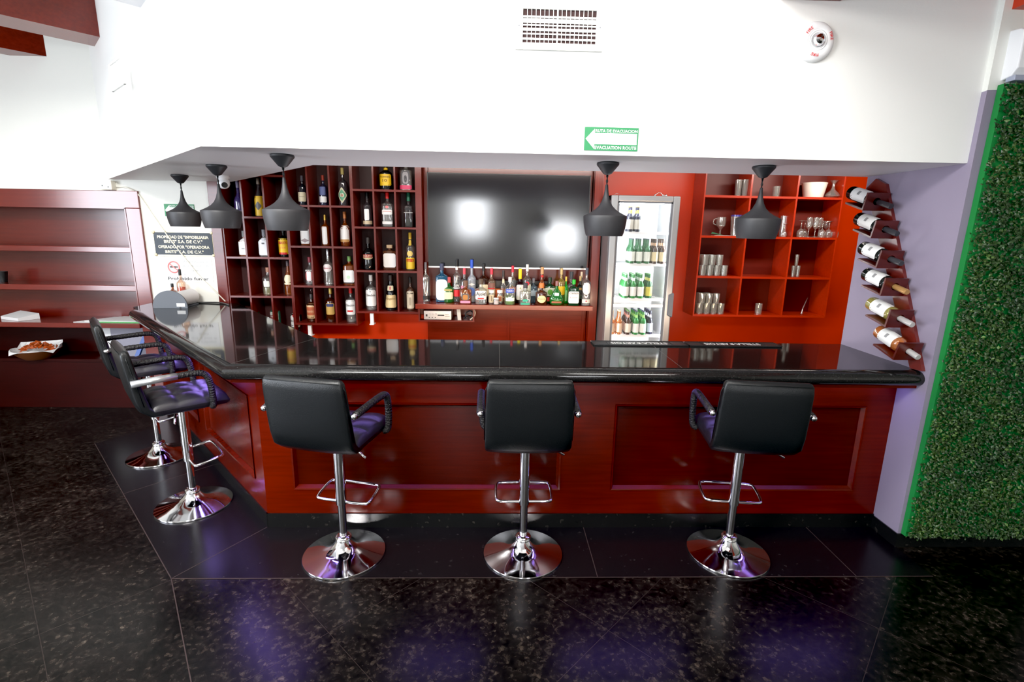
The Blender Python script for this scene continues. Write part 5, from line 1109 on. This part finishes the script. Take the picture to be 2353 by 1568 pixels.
# ------------------------------------------------------------------ glassware
def goblet(inv=False, s_=1.0, flute=False):
    t = thing('wine_glass', '', 'glass'); g = M['tumbler']; R = (.026 if flute else .034)*s_; H = (.175 if flute else .155)*s_; bs = .075*s_ if not flute else .07*s_
    bowl = [(.005, bs), (R*.62, bs+.012), (R*.95, bs+.030), (R, bs+.045), (R*.92, H-.01), (R*.84, H)]
    parts = [('bowl', bowl), ('stem', [(.0045, .008), (.0036, bs*.5), (.0045, bs+.002)]), ('foot', [(.030*s_, .0), (.030*s_, .002), (.010, .006), (.0045, .010)])]
    for n, p in parts:
        q = [(r, H-z) for r, z in p][::-1] if inv else p
        MB().lathe(q, 20, cap=(n != 'bowl')).build(n, g, t, smooth='all')
    return t
def tumbler(r, h, name='tumbler', tp=.93):
    b = MB(); b.lathe([(r*tp, .0), (r*tp, .006), (r*.99, h*.7), (r, h)], 20, cap=False); b.lathe([(0, .001), (r*tp*.98, .001), (r*tp*.9, .012), (0, .012)], 20, cap=False)
    b.lathe([(r*.90, h), (r*.84, .014)], 20, cap=False)
    o = b.build(name, M['tumbler'], smooth='all'); tag(o, '', 'glass'); return o
GY = YF+.10
ptum = tumbler(.034, .098); pcol = tumbler(.030, .150, 'highball_glass', .88)
first = {}
def place(proto, key, x, y, z, lab, group):
    if key not in first: o = proto; first[key] = 1
    else: o = copy_tree(proto)
    o.location = (x, y, z+.0006); o['label'] = lab; o['group'] = group; return o
def gx(px, py, y=GY): return at(px, py, y=y).x
ords = ['first', 'second', 'third', 'fourth', 'fifth', 'sixth', 'seventh']
def tum_block(z, px0, py, n0, n1, rowname, back):
    grp = 'stacked tumblers in the glass shelves'; x0 = gx(px0, py)
    for r_, yy in enumerate([GY-.035, GY+.04]):
        for i in range(n0 if r_ == 0 else back):
            place(ptum, 't', x0+.070*i, yy, z, 'clear tumbler, left cell of %s row, bottom layer, %s from left in the %s' % (rowname, ords[i], ['front', 'back'][r_]), grp)
        for i in range(n1 if r_ == 0 else max(1, n1-1)):
            place(ptum, 't', x0+.012+.072*i, yy, z+.0992, 'clear tumbler, left cell of %s row, upper layer, %s from left in the %s' % (rowname, ords[i], ['front', 'back'][r_]), grp)
tum_block(ZG[1], 1610, 632, 4, 3, 'third', 3)
tum_block(ZG[0], 1603, 720, 4, 3, 'bottom', 4)
for i, (px_, yy) in enumerate(((1695, GY), (1711, GY-.02), (1703, GY+.055))): place(pcol, 'c', gx(px_, 446, yy), yy, ZG[3], 'tall clear highball glass in the top left cell, %s' % ['left of the trio', 'right of the trio', 'behind the other two'][i], 'highball glasses in the top left cell')
place(ptum, 't', gx(1783, 446), GY, ZG[3], 'single clear tumbler in the top middle cell behind the pendant lamp', 'single tumblers')
place(ptum, 't', gx(1742, 718), GY, ZG[0], 'single small clear tumbler in the bottom middle cell', 'single tumblers')
# white bucket and glass in the top right cell
x = gx(1871, 450); t = tag(MB().lathe([(.082, .0), (.086, .004), (.108, .128), (.112, .134), (.108, .137), (.102, .132), (.080, .010), (0, .010)], 40, (x, GY+.02, ZG[3]+.0006)).build('ice_bucket', mat('white_ceramic', (.90, .87, .78), .3), org=(x, GY+.02, ZG[3]), smooth=True), 'cream white bucket in the top right cell of the red shelves', 'bucket')
x = gx(1909, 450); t = tag(MB().lathe([(.030, 0), (.062, .012), (.066, .022), (.05, .045), (.022, .07), (.012, .095), (.012, .130), (.030, .155), (.042, .160)], 28, (x, GY-.02, ZG[3]+.0006), cap=False).build('glass_decanter', M['tumbler'], org=(x, GY, ZG[3]), smooth=True), 'wide-based clear glass decanter beside the white bucket', 'decanter')
# second row, left cell: goblet mug, pint glass, folded leaflets
x = gx(1662, 541); t = thing('beer_mug', 'clear goblet mug on a twisted stem in the second row, left cell', 'mug', (0, 0, 0)); 
MB().lathe([(.030, .0), (.030, .004), (.008, .012), (.006, .05), (.02, .072), (.040, .09), (.046, .12), (.044, .175)], 24, cap=False).build('bowl', M['tumbler'], t, smooth=True)
MB().tube([(-.044, 0, .16), (-.075, 0, .155), (-.078, 0, .11), (-.045, 0, .10)], .005, 8, smoothn=2).build('handle', M['tumbler'], t, smooth='all'); put(t, x, GY+.08, ZG[2]+.0006)
x = gx(1688, 541); t = thing('pint_glass', 'tall clear pint glass with a blue rim beside the pendant lamp', 'glass', (0, 0, 0))
MB().lathe([(.040, 0), (.040, .01), (.046, .10), (.053, .195)], 28, cap=False).build('wall', M['tumbler'], t, smooth=True); MB().lathe([(.0532, .180), (.054, .196), (.0525, .196)], 28, cap=False).build('rim', G((.08, .08, .45), .5), t, smooth=True); put(t, x, GY, ZG[2]+.0006)
b = MB(); x = gx(1640, 541); z = ZG[2]
b.add([(x-.06, GY-.08, z+.018), (x+.09, GY-.08, z+.003), (x+.10, GY-.0, z+.004), (x-.01, GY+.02, z+.034)], [(0, 1, 2, 3)]); b.cur = 1; b.prism([(x-.03, GY-.085), (x+.13, GY-.085), (x+.13, GY+.02), (x-.02, GY+.02)], z+.0008, z+.003)
b.cur = 0; tag(b.build('leaflet', [C((.04, .22, .10)), M['paper']], org=(x, GY, z)), 'folded green and white leaflet lying in the second row, left cell', 'leaflet')
pg = goblet(); pgi = goblet(True); pf = goblet(False, 1.06, True)
grp = 'stemmed glasses in the red shelves'
place(ptum, 't', gx(1797, 545, GY+.06), GY+.06, ZG[2], 'clear tumbler under another behind the pendant lamp, second row', 'single tumblers'); place(ptum, 't', gx(1797, 545, GY+.06), GY+.06, ZG[2]+.0992, 'clear tumbler stacked on top of another behind the pendant lamp, second row', 'single tumblers')
pg2 = goblet(True, .80)
for i, px_ in enumerate((1800, 1813)): place(pg2, 'g2', gx(px_, 545, GY-.03+.05*i), GY-.03+.05*i, ZG[2], 'short upside-down stemmed glass in the second row, middle cell, %s' % ['left, nearer one', 'right, farther one'][i], grp)
for i, (px_, kind, yy, lab) in enumerate(((1838, 'i', GY-.03, 'upside-down wine glass, leftmost in front'), (1856, 'f', GY-.02, 'upright flute, left of the two in front'), (1871, 'f', GY-.03, 'upright flute, right of the two in front'), (1887, 'i', GY-.03, 'upside-down wine glass in the middle front'), (1902, 'i', GY+.0, 'upside-down wine glass right of the middle'), (1917, 'i', GY-.03, 'upside-down wine glass, rightmost in front'),
                                       (1846, 'i', GY+.06, 'upside-down wine glass, leftmost at the back'), (1880, 'f', GY+.07, 'upright flute in the middle of the back'), (1896, 'g', GY+.07, 'upright wine glass at the back right'))):
    pr = {'i': pgi, 'f': pf, 'g': pg}[kind]; place(pr, kind, gx(px_, 544, yy), yy, ZG[2], lab+' of the crowded right cell, second row', grp)
pshot = tumbler(.018, .105, 'shot_glass', .85)
for i, (px_, yy) in enumerate(((1821, GY-.04), (1832, GY-.03), (1827, GY+.02))): place(pshot, 's', gx(px_, 634, yy), yy, ZG[1], 'tall narrow shot glass in the third row, right cell, %s' % ['left one', 'right one', 'back one with the taller rim'][i], 'shot glasses'); 
place(pshot, 's', gx(1825, 634, GY-.0), GY-.005, ZG[1]+.1065, 'shot glass stacked on top of the group in the third row, right cell', 'shot glasses')
a = at(1841, 719, y=GY-.03); c = at(1853, 681, y=GY+.10)
sp = MB(); sp.tube([(a.x, GY-.04, ZG[0]+.012), (a.x+.02, GY-.01, ZG[0]+.05), (c.x+.01, GY+.085, c.z)], lambda f: .0065-.0025*f, 8)
Mx = Matrix.Translation((a.x-.004, GY-.046, ZG[0]+.014)) @ Matrix.Diagonal((1, .6, 1.2, 1)); sp.lathe([(.002, -.010), (.010, -.004), (.011, .002), (.003, .010)], 12, M=Mx)
tag(sp.build('bar_spoon', M['silver'], org=(a.x, GY, ZG[0]), smooth='all'), 'thin metal bar spoon leaning in the bottom right cell of the red shelves', 'spoon')
# ------------------------------------------------------------------ lamps, daylight and added fill lamps
def area(name, loc, aim, sx, sy, power, col=(1, 1, 1), spread=180):
    l = bpy.data.lights.new(name, 'AREA'); l.shape = 'RECTANGLE'; l.size = sx; l.size_y = sy; l.energy = power; l.color = col; l.spread = math.radians(spread)
    o = bpy.data.objects.new(name, l); COL.objects.link(o); o.location = loc; o.rotation_euler = (Vector(aim)-Vector(loc)).to_track_quat('-Z', 'Y').to_euler(); return o
for i, (s, e, z0, z1) in enumerate(WINL):
    area('window_light', (XL+.02, (s+e)/2, (z0+z1)/2), (XL+3, (s+e)/2, (z0+z1)/2), z1-z0, e-s, 200, (.84, .90, 1)).rotation_euler = (PI/2, 0, -PI/2)
for i, (s, e, z0, z1) in enumerate(WINF):
    area('window_light', ((s+e)/2, YB+.02, (z0+z1)/2), ((s+e)/2, 0, (z0+z1)/2), e-s, z1-z0, 60, (.95, .97, 1))
area('ceiling_light', (-1.9, .5, ZCEIL-.03), (-1.7, 2.65, 2.75), 1.3, .9, 200, (1, .98, .94), 150)
area('ceiling_light', (.7, .7, ZCEIL-.03), (.7, 2.65, 2.75), 1.2, .6, 60, (1, .98, .94), 150)
area('soffit_fill', (-.2, 3.62, .98), (-.2, 3.0, 2.16), 3.6, .06, 16, (.96, .95, 1))  # added unseen lamp that lifts the soffit underside
# purple strip under the bar top
area('bar_strip_light', (.5, 2.766, .944), (.5, 2.66, 0), 3.6, .012, 4, (.38, .26, 1))
o = area('bar_strip_light', (-1.95, 3.36, .944), (-2.02, 3.3, 0), 2.0, .012, 4.5, (.38, .26, 1)); o.rotation_euler = (0, 0, math.atan2(leg.y, leg.x))
# added fill lamp, unseen under the back of the bar top, brightening the recess
area('recess_wall_fill', (.8, 3.33, .93), (.8, 5.1, .62), 3.1, .03, 22, (1, .72, .5))
area('recess_fill', (.55, 3.95, 2.48), (.55, 4.9, 1.25), 5.4, .12, 48, (1, .91, .84))  # added fill over the aisle to brighten bottle labels and red wall
area('recess_fill', (3.0, 4.1, 2.48), (3.0, 5.0, 1.3), 1.0, .12, 16, (1, .88, .78))  # second added fill, for the right end of the red wall
W_ = bpy.data.worlds.new('world'); SC.world = W_; W_.use_nodes = True
bg = W_.node_tree.nodes['Background']; bg.inputs['Color'].default_value = (.80, .88, 1, 1); bg.inputs['Strength'].default_value = 2.5
cy = SC.cycles
cy.use_denoising = True
cy.max_bounces = 7; cy.diffuse_bounces = 3; cy.glossy_bounces = 4; cy.transmission_bounces = 4; cy.transparent_max_bounces = 16
cy.caustics_reflective = False; cy.caustics_refractive = False; cy.sample_clamp_indirect = 6
vs_ = SC.view_settings; vs_.view_transform = 'Standard'; vs_.look = 'None'; vs_.exposure = .2; vs_.gamma = 1
vs_.use_curve_mapping = True; cmx = vs_.curve_mapping; cmx.black_level = (.006, .005, .005); cmx.update()
